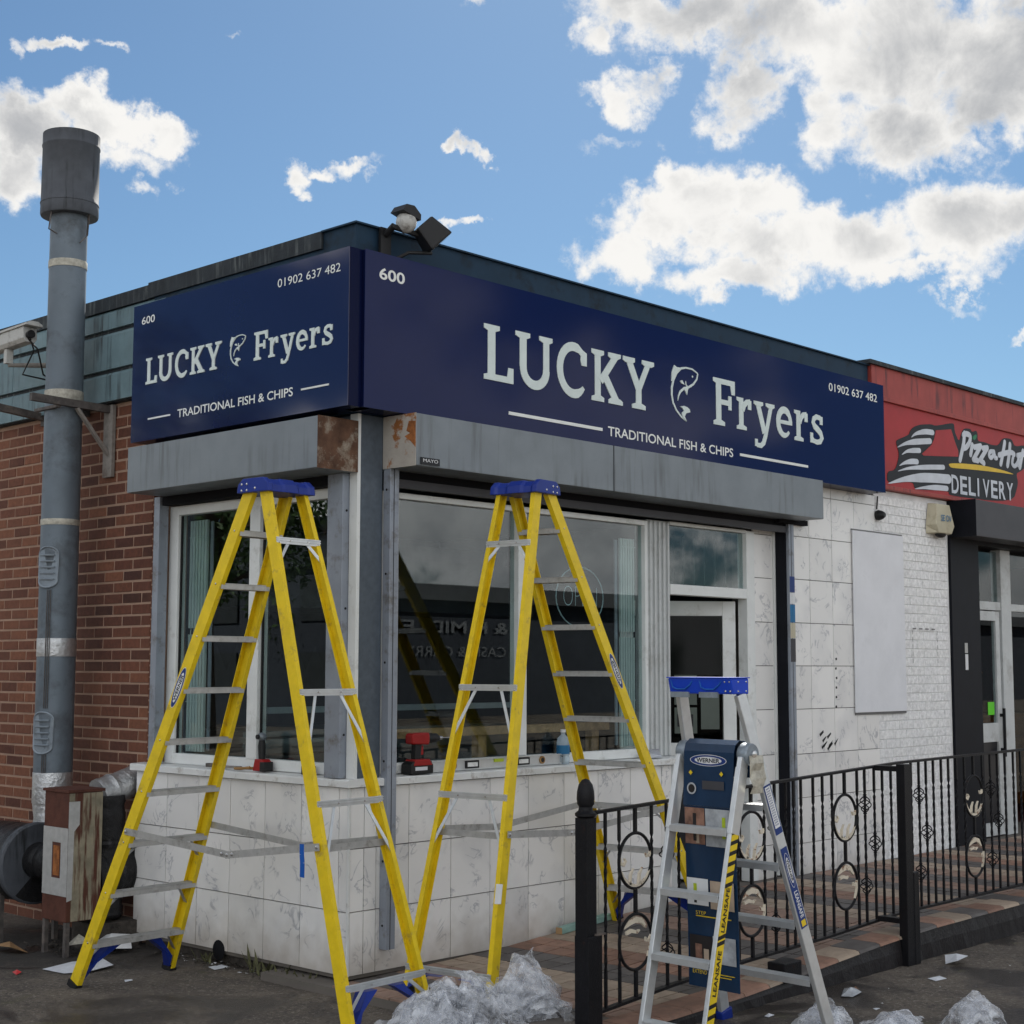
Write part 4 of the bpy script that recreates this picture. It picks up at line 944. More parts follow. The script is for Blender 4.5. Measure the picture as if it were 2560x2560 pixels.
for i, ch in enumerate('DELIVERY'):
    text('letter', ch, 'pizza_letter', ps, (7.02+i*.1635+(.01 if ch == 'I' else 0)-(0 if i < 4 else .045), -.0145, 3.235+i*.004), X, Z, .135 if ch != 'I' else .032, .168, .0085, .02)
# alarm box, dome camera, blank board, drawn marks
ab = thing('alarm_box', 'cream burglar alarm box with worn blue lettering high on the white brick', 'alarm box', (6.74, 0, 2.82))
q = MB(); q.add([(6.615,-.0,3.115),(6.86,-.0,3.115),(6.915,-.0,2.92),(6.915,-.0,2.845),(6.57,-.0,2.845),(6.57,-.0,2.92), (6.625,-.085,3.105),(6.85,-.085,3.105),(6.905,-.10,2.92),(6.86,-.095,2.85),(6.625,-.095,2.85),(6.575,-.10,2.92)],
   [(6,11,10,9,8,7),(0,1,7,6)[::-1],(1,2,8,7)[::-1],(2,3,9,8)[::-1],(3,4,10,9)[::-1],(4,5,11,10)[::-1],(5,0,6,11)[::-1]]); q.build('casing', 'alarm_cream', ab, .006)
MB().sphere((6.745, -.045, 2.843), .06, 12, (1.3, .6, .5)).build('lamp', 'tool_black', ab); text('alarm_text', 'SE OV', 'print_blue', ab, (6.66, -.099, 2.955), X, Z, .19, .055, .003, .01)
dc = thing('dome_camera', 'small black camera on the joint of marble tiles and white brick', 'camera', (5.734, 0, 2.94)); MB().lathe([(.04, 0), (.045, .02), (.036, .05), (.02, .075)], (5.734, -.001, 2.94), -Y, 14).build('housing', 'tool_black', dc); MB().tube([(5.73, -.004, 2.99), (5.735, -.012, 3.1)], .006, 6).build('cable', 'cable_black', dc)
nbd = thing('blank_board', 'blank pale rectangular board screwed between marble tiles and white brick', 'board', (5.72, -.02, 1.3))
q = MB(); q.box((5.311, -.022, 1.318), (6.126, -.0095, 2.788)); q.build('board', 'board_white', nbd, .002); q = MB(); q.box((5.309, -.0091, 2.7895), (6.13, -.005, 2.802)); q.build('edge_sealant', 'marker_grey', nbd); MB().box((5.32, -.0091, 1.298), (6.14, -.004, 1.317)).build('edge_sealant', 'marker_grey', nbd)
mko = thing('marker_outline', 'dashed rectangle drawn in marker on the white brick', 'drawn mark', (6.49, -.008, 1.86))
for i in range(9):
    if i < 4: MB().box((6.28+i*.11, -.0085, 2.005), (6.34+i*.11, -.0078, 2.016)).build('dash', 'marker_grey', mko)
    else:
        for x in (6.273, 6.708): MB().box((x, -.0085, 1.72+(i-4)*.06), (x+.006, -.0078, 1.755+(i-4)*.06)).build('dash', 'marker_grey', mko)
mk = MB(); r = random.Random(5)
for k in range(6): z = 1.36+k*.075; mk.prism([(0, 0), (.02, .004), (.016, .022), (-.006, .016)], (5.02+r.uniform(-.01, .03), -.0012, z), X, Z, -Y, 0, .0006)
for k in range(9): a = r.uniform(0, 1); mk.prism([(0, 0), (.05, .03+.03*a), (.045, .05), (-.012, .02)], (4.80+.028*k*r.uniform(.6, 1), -.0012, 1.03+r.uniform(0, .12)), X, Z, -Y, 0, .0006)
tag(mk.build('paint_marks', 'marker_black'), 'black smeared marks and dots on the marble wall tiles left of the board', 'paint marks')
st = thing('sticker_strip', 'column of worn coloured stickers on the metal guide beside the tiled wall', 'sticker', (4.40, -.03, 2))
for z0, z1, m in ((2.25, 2.37, 'label_blue'), (2.16, 2.245, 'label_white'), (2.02, 2.155, 'print_blue'), (1.90, 2.015, 'alarm_cream'), (1.72, 1.895, 'charcoal_metal')): box('sticker', m, (4.364, -.0302, z0), (4.43, -.0283, z1), st)
sp = thing('pillar_sticker', 'narrow grey and cream stickers on the black pillar by the pizza shop door', 'sticker', (7.24, -.013, 1.8)); box('sticker', 'label_white', (7.21, -.0145, 1.66), (7.262, -.0125, 1.80), sp); box('sticker', 'camera_white', (7.205, -.0145, 1.81), (7.26, -.0125, 1.90), sp)

# ------------------------------------------------------------------ flue, extract box, ducts
flue = thing('flue_pipe', 'tall grey metal flue pipe with wide cowl, strapped to the brick wall', 'flue', (-.2, 2.75, .6))
FX, FYY = -.2, 2.755
def seg(z0, z1, r, nm='pipe_section', m='flue_grey', lean=.004):
    return MB().lathe([(r, 0), (r, z1-z0)], (FX, FYY+lean*z0, z0), (0, lean, 1), 36).build(nm, m, flue)
for a, b in ((.82, 1.80), (1.803, 2.62), (2.623, 3.49), (3.493, 4.41), (4.413, 4.85)): seg(a, b, .127-.0006*a)
q = MB(); z = 4.745; prof = [(.19, 0), (.195, .012), (.194, .08), (.197, .083), (.197, .09), (.193, .095), (.191, .48), (.195, .485), (.195, .495), (.192, .50), (.192, .575), (.184, .576), (.184, .01)]
q.lathe(prof, (FX, FYY+.018, z), (0, .004, 1), 36); q.build('cowl', 'flue_cowl', flue)
for kk in (0, 1):
  q = MB(); 
  if kk == 0: q.bar((FX-.16, FYY-.03, 4.8), (FX-.18, FYY-.03, 4.62), .012, .004); q.bar((FX-.18, FYY-.03, 4.62), (FX-.12, FYY-.03, 4.60), .012, .004)
  else: q.bar((FX+.06, FYY-.135, 4.78), (FX+.05, FYY-.135, 4.6), .02, .004); q.bar((FX+.05, FYY-.14, 4.6), (FX-.0, FYY-.127, 4.54), .02, .006)
  q.build('cowl_bracket', 'bracket_metal', flue)
for z0, z1, m in ((4.38, 4.43, 'old_tape'), (3.46, 3.53, 'old_tape'), (2.615, 2.655, 'old_tape'), (1.74, 1.86, 'foil_tape'), (.78, .98, 'foil_tape')):
    q = MB(); q.lathe([(.1285, 0), (.1295, .004), (.1293, (z1-z0)-.004), (.1283, z1-z0)], (FX, FYY+.004*z0, z0), (0, .004, 1), 36); q.build('tape_band', m, flue)
def inspection(zc, ang):
    """oval ribbed cover plate on the side of the flue"""
    a = R(ang); n = V((math.cos(a), math.sin(a), 0)); t = V((-n.y, n.x, 0)); c = V((FX, FYY+.01, zc)); q = MB(); rr = .131
    def on(s, z, d): ph = s/rr; return tuple(c+n*((rr+d)*math.cos(ph))+t*((rr+d)*math.sin(ph))+Z*z)
    loop = []
    for k in range(24):
        f = 2*math.pi*k/24; s = .075*math.cos(f); z = .05*math.sin(f)+(.085 if math.sin(f) >= 0 else -.085); loop.append(on(s, z, .004))
    q.tube(loop, .0065, 6, closed=True); q.add(loop, [tuple(range(24))])
    for k in range(5): z = -.08+k*.04; q.tube([on(-.06, z, .004), on(0, z, .008), on(.05, z, .004)], .007, 6)
    return q.build('cover_plate', 'galvanised', flue)
inspection(2.33, 205); inspection(1.24, 205)
q = MB()
for k in range(3): q.tube([(FX-.118+.006*k, FYY-.055-.012*k, z) for z in (.98, 1.1)] , .003, 5); q.tube([(FX-.118+.006*k, FYY-.055-.012*k, z) for z in (1.4, 1.8, 2.18)], .003, 5)
q.build('seam_beads', 'bracket_metal', flue)
q = MB(); q.lathe([(.135, 0), (.11, .18), (.126, .30)], (FX, FYY+.01, .50), Z, 28); q.build('taped_cone', 'foil_tape', flue)
wb = thing('wall_bracket', 'rusty steel angle bracket holding the flue to the brickwork', 'bracket', (.05, 2.74, 3.2))
q = MB(); q.bar((.07, 2.90, 3.43), (-.21, 2.90, 3.445), .05, .035, side=Z); q.bar((.07, 2.60, 3.42), (-.54, 2.60, 3.435), .05, .035, side=Z); q.build('arm', 'bracket_metal', wb)
MB().bar((.055, 2.60, 3.10), (-.20, 2.60, 3.40), .03, .02).build('diagonal_strut', 'bracket_light', wb); MB().box((.045, 2.55, 2.955), (.07, 2.66, 3.45)).build('wall_plate', 'bracket_light', wb); MB().bar((-.33, 2.60, 3.40), (-.33, 2.90, 3.40), .03, .02).build('clamp', 'bracket_metal', wb)
wb2 = thing('wall_bracket', 'rusty steel bracket arm sticking out left of the flue', 'bracket', (.05, 3.5, 3.45)); MB().bar((.07, 3.45, 3.455), (-.42, 3.45, 3.50), .05, .04, side=Z).build('arm', 'bracket_metal', wb2); MB().box((.045, 3.40, 3.40), (.07, 3.50, 3.50)).build('wall_plate', 'bracket_metal', wb2)
eb = thing('extract_box', 'rusty streaked upright metal box on short legs at the foot of the flue', 'extract box', (-.42, 2.13, G0))
x0, x1, y0, y1 = -.535, -.30, 1.985, 2.268
MB().box((x0, y0+.001, .125), (x1, y1, .905)).build('casing', 'rust_sheet', eb, .006)
MB().box((x0+.003, y0-.003, .13), (x1-.001, y0+.0, .90)).build('front_panel', 'rust_streaks', eb); MB().box((x0-.01, y0-.012, .905), (x1+.01, y1+.01, .922)).build('lid', 'rust_sheet', eb)
for x, y in ((x0+.02, y0+.02), (x1-.02, y0+.02), (x0+.02, y1-.02)): MB().box((x-.014, y-.014, G0), (x+.014, y+.014, .125)).build('leg', 'bracket_metal', eb)
q = MB(); d = x0-.003
for a, b in (((2.061, .28), (2.159, .385)), ((2.061, .60), (2.159, .69))): q.box((d, a[0], a[1]), (d+.002, b[0], b[1]))
q.box((d, 1.982, .28), (d+.002, 2.06, .69)); q.box((d, 2.16, .28), (d+.002, 2.266, .69)); q.prism([(0, 0), (.035, .01), (.04, .42), (.075, .46), (.075, .60), (-.0, .60)], (x0, y0-.0045, .25), X, Z, Y, 0, .001); q.build('tape_patch', 'patch_tape', eb); MB().box((d+.0005, 2.075, .40), (d+.0015, 2.145, .58)).build('rust_hole', 'bare_rust', eb)
duct = thing('wrapped_duct', 'fat black wrapped duct with crinkled shiny wrap left of the rusty box', 'duct', (-.38, 2.8, .4))
def crinkle(mb, pts, r, n=28, amp=.006, seed=1):
    rd = random.Random(seed); pp = []; rs = []
    for i in range(len(pts)-1):
        a, b = V(pts[i]), V(pts[i+1]); m = max(2, int((b-a).length/.02))
        for k in range(m): pp.append(tuple(a.lerp(b, k/m))); rs.append(r+rd.uniform(-amp, amp))
    pp.append(pts[-1]); rs.append(r); mb.tube(pp, rs, n)
q = MB(); crinkle(q, [(-.40, 2.269, .44), (-.40, 2.56, .44)], .115); q.build('flexible_duct', 'black_wrap', duct)
q = MB(); crinkle(q, [(-.40, 2.561, .42), (-.38, 3.3, .40)], .245, 32, .004, 4); q.build('fan_housing', 'black_wrap', duct)
q = MB(); q.lathe([(.248, 0), (.258, .01), (.258, .05), (.248, .06)], (-.398, 2.56, .42), Y, 32); q.build('flange', 'flue_cowl', duct)
for xx, yy in ((-.55, 2.75), (-.25, 2.6)): MB().box((xx, yy, G0), (xx+.03, yy+.03, .25)).build('support_leg', 'bracket_metal', duct)
du2 = thing('wrapped_elbow', 'black wrapped duct elbow between rusty box and tiled wall, tape on top', 'duct', (-.12, 2.2, .4))
q = MB(); crinkle(q, [(-.16, 2.20, .1), (-.16, 2.20, .86)], .135, 26, .005, 8); q.build('duct_body', 'black_wrap', du2); q = MB(); crinkle(q, [(-.299, 2.16, .36), (-.04, 2.2, .38), (.07, 2.2, .38)], .16, 26, .006, 9); q.build('duct_branch', 'black_wrap', du2)
q = MB(); crinkle(q, [(-.2, 2.2, .86), (.07, 2.2, .94)], .10, 20, .006, 19); q.build('tape_wrap', 'foil_tape', du2)
MB().box((-.3, 2.03, G0), (.02, 2.3, .08)).build('rubble_base', 'rubble', du2)

# ------------------------------------------------------------------ CCTV camera, floodlights
cc = thing('security_camera', 'weathered white box security camera on a wall arm left of the flue', 'camera', (-.35, 3.4, 3.9))
ca = V((-.42, 3.62, 3.90)); cb_ = V((-.35, 2.98, 3.955)); ax = (cb_-ca).normalized(); q = MB()
side = ax.cross(Z).normalized(); upv = side.cross(ax)
hexa = [(-.055, -.05), (-.035, -.075), (.035, -.075), (.055, -.05), (.055, .03), (-.055, .03)]
q.prism([(a, b) for a, b in hexa], ca+V((0, 0, 0)), side, upv, ax, .0, (cb_-ca).length); q.build('housing', 'camera_white', cc, .004)
q = MB(); q.prism([(-.066, .031), (.066, .031), (.066, .045), (.03, .062), (-.03, .062), (-.066, .045)], ca, side, upv, ax, -.02, (cb_-ca).length+.05); q.build('sun_shield', 'camera_white', cc)
MB().lathe([(.028, 0), (.028, .02)], cb_-upv*.02, ax, 14).build('lens', 'tool_black', cc); MB().lathe([(.02, 0), (.024, .006), (.0235, .03)], cb_-upv*.03+side*.02, ax, 10).build('cable_gland', 'tool_black', cc)
q = MB(); m0 = ca.lerp(cb_, .62)-upv*.075; q.bar(m0, m0-Z*.10, .05, .04); q.build('swivel', 'camera_white', cc); MB().tube([tuple(m0-Z*.11), (-.1, 3.16, 3.78), (.02, 3.14, 3.76)], [.014, .02, .04], 10).build('arm', 'bracket_light', cc)
for k in (0, 1): MB().tube([tuple(cb_-upv*.05+side*.02*k), tuple(cb_+V((.05, .03-.05*k, -.12))), tuple(cb_+V((.02+.1*k, .12-.1*k, -.28))), (-.02, 3.12, 3.66-.02*k)], .006, 6).build('cable', 'cable_black', cc)
fl = thing('floodlight', 'pair of black floodlights on a bracket at the roof corner above the long sign', 'floodlight', (.25, 0, 4.1))
q = MB(); q.box((.16, -.032, 3.97), (.24, -.0125, 4.2)); q.tube([(.20, -.03, 4.16), (.20, -.10, 4.20)], .02, 10); q.build('bracket', 'tool_black', fl); q = MB(); q.tube([(.205, -.04, 3.99), (.28, -.14, 4.05), (.44, -.16, 4.075)], .011, 8); q.build('support_arm', 'tool_black', fl)
def lamp(c, fdir, w, h, d, m1='tool_black'):
    f = V(fdir).normalized(); s = f.cross(Z).normalized(); u = s.cross(f); c = V(c); q = MB()
    a = [c+s*i*w/2+u*j*h/2 for i, j in ((-1,-1),(1,-1),(1,1),(-1,1))]; b = [c-f*d+s*i*w/2*.72+u*j*h/2*.72 for i, j in ((-1,-1),(1,-1),(1,1),(-1,1))]
    q.add([tuple(p) for p in a+b], [(0,1,2,3),(7,6,5,4),(0,4,5,1),(1,5,6,2),(2,6,7,3),(3,7,4,0)]); o = q.build('lamp_housing', m1, fl, .01)
    q = MB(); e = [p+f*.003-(p-c)*.12 for p in a]; q.add([tuple(p) for p in e], [(0,1,2,3)]); q.build('lamp_glass', 'label_white', o, recalc=False)
lamp((.47, -.19, 4.13), (.62, -.30, -.72), .15, .17, .15)
q = MB(); q.sphere((.285, -.11, 4.235), .062, 14, (1, 1, 1.05)); q.build('sensor_body', 'camera_white', fl); q = MB(); q.prism([(-.07, 0), (.07, -.035), (.072, .0), (.02, .042), (-.04, .04)], (.28, -.165, 4.285), X, Z, Y, 0, .11); q.build('sensor_hood', 'tool_black', fl); MB().tube([(.21, -.08, 4.2), (.38, -.14, 4.17)], .018, 8).build('cross_bar', 'tool_black', fl)

# ------------------------------------------------------------------ step ladders
def channel(mb, p, q, wdir, sdir, w, fl_, t=.005):
    """C-section rail: web of width w along wdir, flanges fl_ deep along sdir"""
    p, q, wd = V(p), V(q), V(wdir); a = (q-p).normalized(); wd = (wd-a*wd.dot(a)).normalized(); s = V(sdir); s = (s-a*s.dot(a)-wd*s.dot(wd)).normalized()
    prof = [(-w/2, 0), (w/2, 0), (w/2, fl_), (w/2-t, fl_), (w/2-t, t), (-w/2+t, t), (-w/2+t, fl_), (-w/2, fl_)]; n = 8
    vs = [tuple(c+wd*x+s*y) for c in (p, q) for x, y in prof]; fs = [(i, (i+1) % n, n+(i+1) % n, n+i) for i in range(n)]
    fs += [(0, 1, 2, 3), (0, 3, 4, 5), (0, 5, 6, 7), (11, 10, 9, 8), (13, 12, 11, 8), (15, 14, 13, 8)]
    mb.add(vs, fs)
def oval_label(parent, c, u, v, n, L_, W_, s, flip=False):
    def e(a, b, d, m, nm):
        q = MB(); q.add([tuple(c+u*a*math.cos(t)+v*b*math.sin(t)+n*d) for t in [2*math.pi*k/28 for k in range(28)]], [tuple(range(28))]); return q.build(nm, m, parent, recalc=False)
    e(L_/2, W_/2, .0012, 'label_white', 'label_edge'); e(L_/2*.97, W_/2*.9, .0016, 'label_blue', 'label_oval'); e(L_/2*.74, W_/2*.62, .002, 'label_white', 'label_field')
    text('label_text', s, 'label_black', parent, c-u*L_*.32-v*W_*.19, u, v, L_*.64, W_*.38, .0026, .03)
def yellow_ladder(name, label, K, rungs, rear, spread, labelrail, strap=False, yw=.075):
    c0 = sum((V(K[k][0]) for k in K), V((0, 0, 0)))/4
    t = thing(name, label, 'ladder', tuple(c0), 'yellow fibreglass stepladders')
    P = {k: (V(a), V(b)) for k, (a, b) in K.items()}
    at = lambda k, f: P[k][0].lerp(P[k][1], f)
    sF = (P['FR'][0]-P['FL'][0]).normalized(); fd = (P['RL'][0]-P['FL'][0]); fd.z = 0; fd = (fd-sF*fd.dot(sF)).normalized()
    for k in ('FL', 'FR', 'RL', 'RR'):
        q = MB(); inw = sF if k[1] == 'L' else -sF; w = yw if k[0] == 'F' else .066
        p0, p1 = P[k]; foot = .03
        channel(q, p0+(p1-p0).normalized()*foot, p1, fd, inw, w, .03 if k[0] == 'F' else .028)
        r_ = q.build('front_rail' if k[0] == 'F' else 'rear_rail', 'ladder_yellow', t)
        # rubber shoe and blue guard
        q = MB(); a = (p1-p0).normalized(); q.bar(p0-a*.004+inw*.012, p0+a*.032+inw*.012, w+.006, .042, side=fd); q.build('foot_pad', 'rubber', r_)
        q = MB(); e0 = at(k, .0)+inw*.005; lo = at(k, (rungs if k[0] == 'F' else rear)[0]-.012)
        q.add([tuple(p0+a*.03+inw*.033-fd*.03), tuple(p0+a*.03+inw*.033+fd*.03), tuple(lo+inw*.15+fd*.02), tuple(lo+inw*.11-fd*.02),
               tuple(p0+a*.10+inw*.036-fd*.032), tuple(p0+a*.10+inw*.036+fd*.032), tuple(lo+inw*.22+fd*.022), tuple(lo+inw*.22-fd*.022)][:], [(0,1,2,3),(4,7,6,5),(0,3,7,4),(1,5,6,2),(0,4,5,1),(3,2,6,7)]); q.build('foot_guard', 'ladder_blue', r_)
        q = MB()
        fr_ = rungs if k[0] == 'F' else rear
        nrm = fd if k[0] == 'R' else -fd
        for f in fr_:
            for dz in ((-.012, .014) if k[0] == 'R' else (.0,)):
                c = at(k, f)+inw*.018+nrm*(w/2+.0005)+a*dz if k[0] == 'R' else at(k, f)-inw*.0008+a*dz
                q.lathe([(.0055, -.001), (.0055, .0015), (.003, .003)], c, nrm if k[0] == 'R' else -inw, 7)
        tag(q.build('rivets', 'rivet', r_), kind='stuff')
    for i, f in enumerate(rungs):
        a, b = at('FL', f)+sF*.006, at('FR', f)-sF*.006; q = MB()
        q.bar(a, b, .078, .004, side=fd); q.bar(a-fd*.037-Z*.014, b-fd*.037-Z*.014, .004, .028, side=fd); q.bar(a+fd*.037-Z*.014, b+fd*.037-Z*.014, .004, .028, side=fd); q.bar(a-Z*.012, b-Z*.012, .004, .02, side=fd)
        for j in range(7): q.bar(a+fd*(-.03+j*.01)+Z*.0028, b+fd*(-.03+j*.01)+Z*.0028, .003, .0016, side=fd)
        st_ = q.build('step', 'step_alu', t)
        if i < 3:
            for k, s in (('FL', 1), ('FR', -1)):
                pa = at(k, f)+sF*s*.10-Z*.015; pb = at(k, f-.045)+sF*s*.012; MB().bar(pa, pb, .022, .003, side=fd).build('knee_brace', 'step_alu', st_)
    for i, f in enumerate(rear):
        a, b = at('RL', f)+fd*.036, at('RR', f)+fd*.036; q = MB(); q.bar(a, b, .004, .034, side=fd); q.bar(a+fd*.004-Z*.0, b+fd*.004, .005, .006, side=fd); q.bar(a+fd*.004+Z*.012, b+fd*.004+Z*.012, .005, .004, side=fd)
        bo = q.build('rear_bar', 'bright_alu', t); L_ = (b-a).length
        if i != 0 or True:
            for k, s in (('RL', 1), ('RR', -1)):
                ln = .30 if i < 3 else .14
                pa = (a if s > 0 else b)+sF*s*min(L_*.28, .12)-Z*.012-fd*.006; pb = at(k, f-(.10 if 0 < i < 3 else .04))+sF*s*.01+fd*.028; MB().bar(pa, pb, .004, .018, side=fd).build('diagonal_brace', 'bright_alu', bo)
        q = MB(); 
        for g in (.3, .7): q.lathe([(.005, 0), (.004, .003)], a.lerp(b, g)+fd*.008, fd, 7)
        tag(q.build('rivets', 'rivet', bo), kind='stuff')
    # spreaders: two hinged flats each side, and a flat between the rear rails
    for sd_, kf, kr, s in (('L', 'FL', 'RL', -1), ('R', 'FR', 'RR', 1)):
        a = at(kf, spread[0])+sF*s*.006; b = at(kr, spread[1])+sF*s*.006; m = a.lerp(b, spread[3])-Z*spread[2]
        q = MB(); q.bar(a, m, .004, .036, side=sF, ext=.015); o = q.build('spreader', 'step_alu', t); MB().bar(m+sF*s*.005, b+sF*s*.005, .004, .036, side=sF, ext=.015).build('spreader', 'step_alu', t)
        q = MB()
        for c in (a, b, m, m.lerp(a, .05), m.lerp(b, .06)): q.lathe([(.009, -.001), (.009, .003), (.004, .005)], c+sF*s*.0075, sF*s, 8)
        tag(q.build('rivets', 'rivet', o), kind='stuff')
    MB().bar(at('RL', spread[1])+fd*.0-Z*.012, at('RR', spread[1])-Z*.012, .004, .034, side=fd).build('rear_tie', 'step_alu', t)
    # moulded blue top cap
    A_, B2, C_, D_ = P['FL'][1], P['FR'][1], P['RR'][1], P['RL'][1]; c = (A_+B2+C_+D_)/4; hw = (B2-A_).length/2+.028; hd_ = .125; h = .075; zb = -.025
    q = MB(); prof = [(-hd_, 0), (-hd_+.008, .045), (-hd_+.045, h), (hd_-.045, h), (hd_-.008, .045), (hd_, 0)]
    def ring(s, k=1.0, inset=0): return [tuple(c+sF*s+fd*(x*k)+Z*(zb+max(0, z-inset))) for x, z in prof]
    secs = [(-hw, 1), (-hw+.03, 1), (-hw+.045, .9), (-.06, .9), (-.045, .97), (.045, .97), (.06, .9), (hw-.045, .9), (hw-.03, 1), (hw, 1)]
    vs = []; fs = []
    for s, k in secs: vs += ring(s, k, 0 if k > .95 else .006)
    for i in range(len(secs)-1):
        for j in range(6):
            j2 = (j+1) % 6; fs.append((i*6+j, i*6+j2, (i+1)*6+j2, (i+1)*6+j))
    fs += [tuple(range(6)), tuple(reversed(range((len(secs)-1)*6, len(secs)*6)))]
    q.add(vs, fs); cap = q.build('top_cap', 'ladder_blue', t, .004)
    for s in (-1, 1):
        q = MB()
        for x, z in ((-.085, .012), (-.085, .045), (-.045, .012), (-.045, .045), (.02, .02)): q.lathe([(.0065, -.001), (.0065, .002), (.003, .004)], c+sF*s*hw+fd*x+Z*(zb+z), sF*s, 9)
        tag(q.build('rivets', 'rivet', cap), kind='stuff')
    # maker label on the outside of one rail
    k, f = labelrail; a = (P[k][1]-P[k][0]).normalized(); s = -sF if k[1] == 'L' else sF; vv = s.cross(a).normalized()
    oval_label([o for o in t.children if o.name.startswith('front_rail')][0 if k == 'FL' else 1], at(k, f)+s*.001, a, vv, s, .235, .058, 'WERNER')
    if strap:
        p = at('RL', spread[1])-sF*.02+fd*.06*0; m = at('FL', spread[0]).lerp(at('RL', spread[1]), .93)-Z*.02-sF*.012
        q = MB(); pts = [m+Z*.03, m-Z*.02, m+V((0, -.005, -.06)), m+V((.004, .0, -.13))]
        for a_, b_ in zip(pts, pts[1:]): q.bar(a_, b_, .03, .003, side=fd)
        q.build('lanyard', 'strap_blue', t)
    return t, P, at, sF, fd
KL = dict(FL=((-.96, 1.184, -.08), (-.685, .037, 2.613)), FR=((-.292, 1.23, -.08), (-.407, .056, 2.613)), RL=((-.768, -.913, -.08), (-.677, -.071, 2.613)), RR=((-.193, -.873, -.08), (-.40, -.051, 2.613)))
KR = dict(FL=((2.206, -.077, .05), (.788, -.483, 2.671)), FR=((2.299, -.754, .05), (.824, -.744, 2.671)), RL=((.028, -.433, -.02), (.676, -.498, 2.671)), RR=((.105, -.996, -.02), (.712, -.759, 2.671)))
lad1 = yellow_ladder('stepladder', 'yellow stepladder before the side window, blue strap hanging from its spreader', KL, [.0925+.1032*i for i in range(9)], [.092, .403, .604, .894], (.321, .329, .075, .56), ('FL', .61), True)
lad2 = yellow_ladder('stepladder', 'yellow stepladder before the large front window, beside the railing end post', KR, [.094+.1033*i for i in range(9)], [.05, .377, .589, .885], (.30, .308, .05, .62), ('FR', .612), False)
box_ = MB(); P2 = lad2[1]; a = (P2['RR'][1]-P2['RR'][0]).normalized(); c = lad2[2]('RR', .20)+lad2[4]*.034
box_.bar(c-a*.05, c+a*.05, .004, .04, side=lad2[4]); box_.build('torn_label', 'label_white', lad2[0])

# aluminium combination ladder with card sleeve
al = thing('combination_ladder', 'silver aluminium combination ladder with bright blue tray top and card sleeve, by the railing', 'ladder', (.5, -2.1, -.08))
Q = dict(FL=((.918, -1.837, -.08), (.423, -1.958, 1.551)), FR=((.885, -2.482, -.08), (.405, -2.31, 1.551)), RL=((.113, -1.936, -.08), (.431, -1.949, 1.257)), RR=((.094, -2.301, -.08), (.412, -2.32, 1.257)))
Q = {k: (V(a), V(b)) for k, (a, b) in Q.items()}; qt = lambda k, f: Q[k][0].lerp(Q[k][1], f)
aS = (Q['FR'][0]-Q['FL'][0]).normalized(); aF = V((aS.y, -aS.x, 0)); aF = aF if aF.x < 0 else -aF       # aF points to the near section
for k in Q:
    q = MB(); inw = aS if k[1] == 'L' else -aS
    q.bar(Q[k][0], Q[k][1], .026, .066 if k[0] == 'F' else .056, side=aS); ra = q.build('rear_rail' if k[0] == 'F' else 'front_rail', 'bright_alu', al, .004)
    q = MB(); a = (Q[k][1]-Q[k][0]).normalized(); q.bar(Q[k][0]-a*.01, Q[k][0]+a*.05, .045, .085, side=aS); q.build('foot', 'ladder_blue', ra, .006)
    if k[0] == 'R':
        MB().bar(qt(k, .74), qt(k, .965), .030, .060, side=aS).build('rail_sleeve', 'bright_alu', ra, .003)
def tread(p, q_, w=.075, m='bright_alu'):
    b = MB(); b.bar(p, q_, w, .005, side=aF); b.bar(p+aF*w/2*.95-Z*.013, q_+aF*w/2*.95-Z*.013, .004, .028, side=aF); b.bar(p-aF*w/2*.95-Z*.013, q_-aF*w/2*.95-Z*.013, .004, .028, side=aF)
    for j in range(6): b.bar(p+aF*(-.028+j*.011)+Z*.003, q_+aF*(-.028+j*.011)+Z*.003, .004, .0018, side=aF)
    return b.build('tread', m, al)
for f in (.754, .536, .319, .098): tread(qt('RL', f)+aS*.014, qt('RR', f)-aS*.014)
for f in (.681, .508, .341, .175): tread(qt('FL', f)+aS*.014, qt('FR', f)-aS*.014)
for k in ('RL', 'RR'):
    c = Q[k][1]+Z*.015-aF*.035; s = -aS if k == 'RL' else aS
    MB().lathe([(.046, -.030), (.052, -.022), (.052, .022), (.046, .030)], c, aS, 24).build('hinge', 'galvanised', al); MB().lathe([(.018, 0), (.018, .012), (.01, .016)], c+s*.03, s, 12).build('hinge_pin', 'rivet', al)
# crinkled pale wrap at the hinge
q = MB(); r = random.Random(4); cW = Q['RR'][1]-Z*.06-aF*.05
vs = [tuple(cW+aF*(-.05+.025*i)+Z*(.07-.035*j)+aS*(.045+r.uniform(-.012, .014))) for j in range(6) for i in range(5)]; fs = [(j*5+i, j*5+i+1, j*5+i+6, j*5+i+5) for j in range(5) for i in range(4)]
q.add(vs, fs); q.build('torn_wrap', 'old_tape', al, recalc=False)
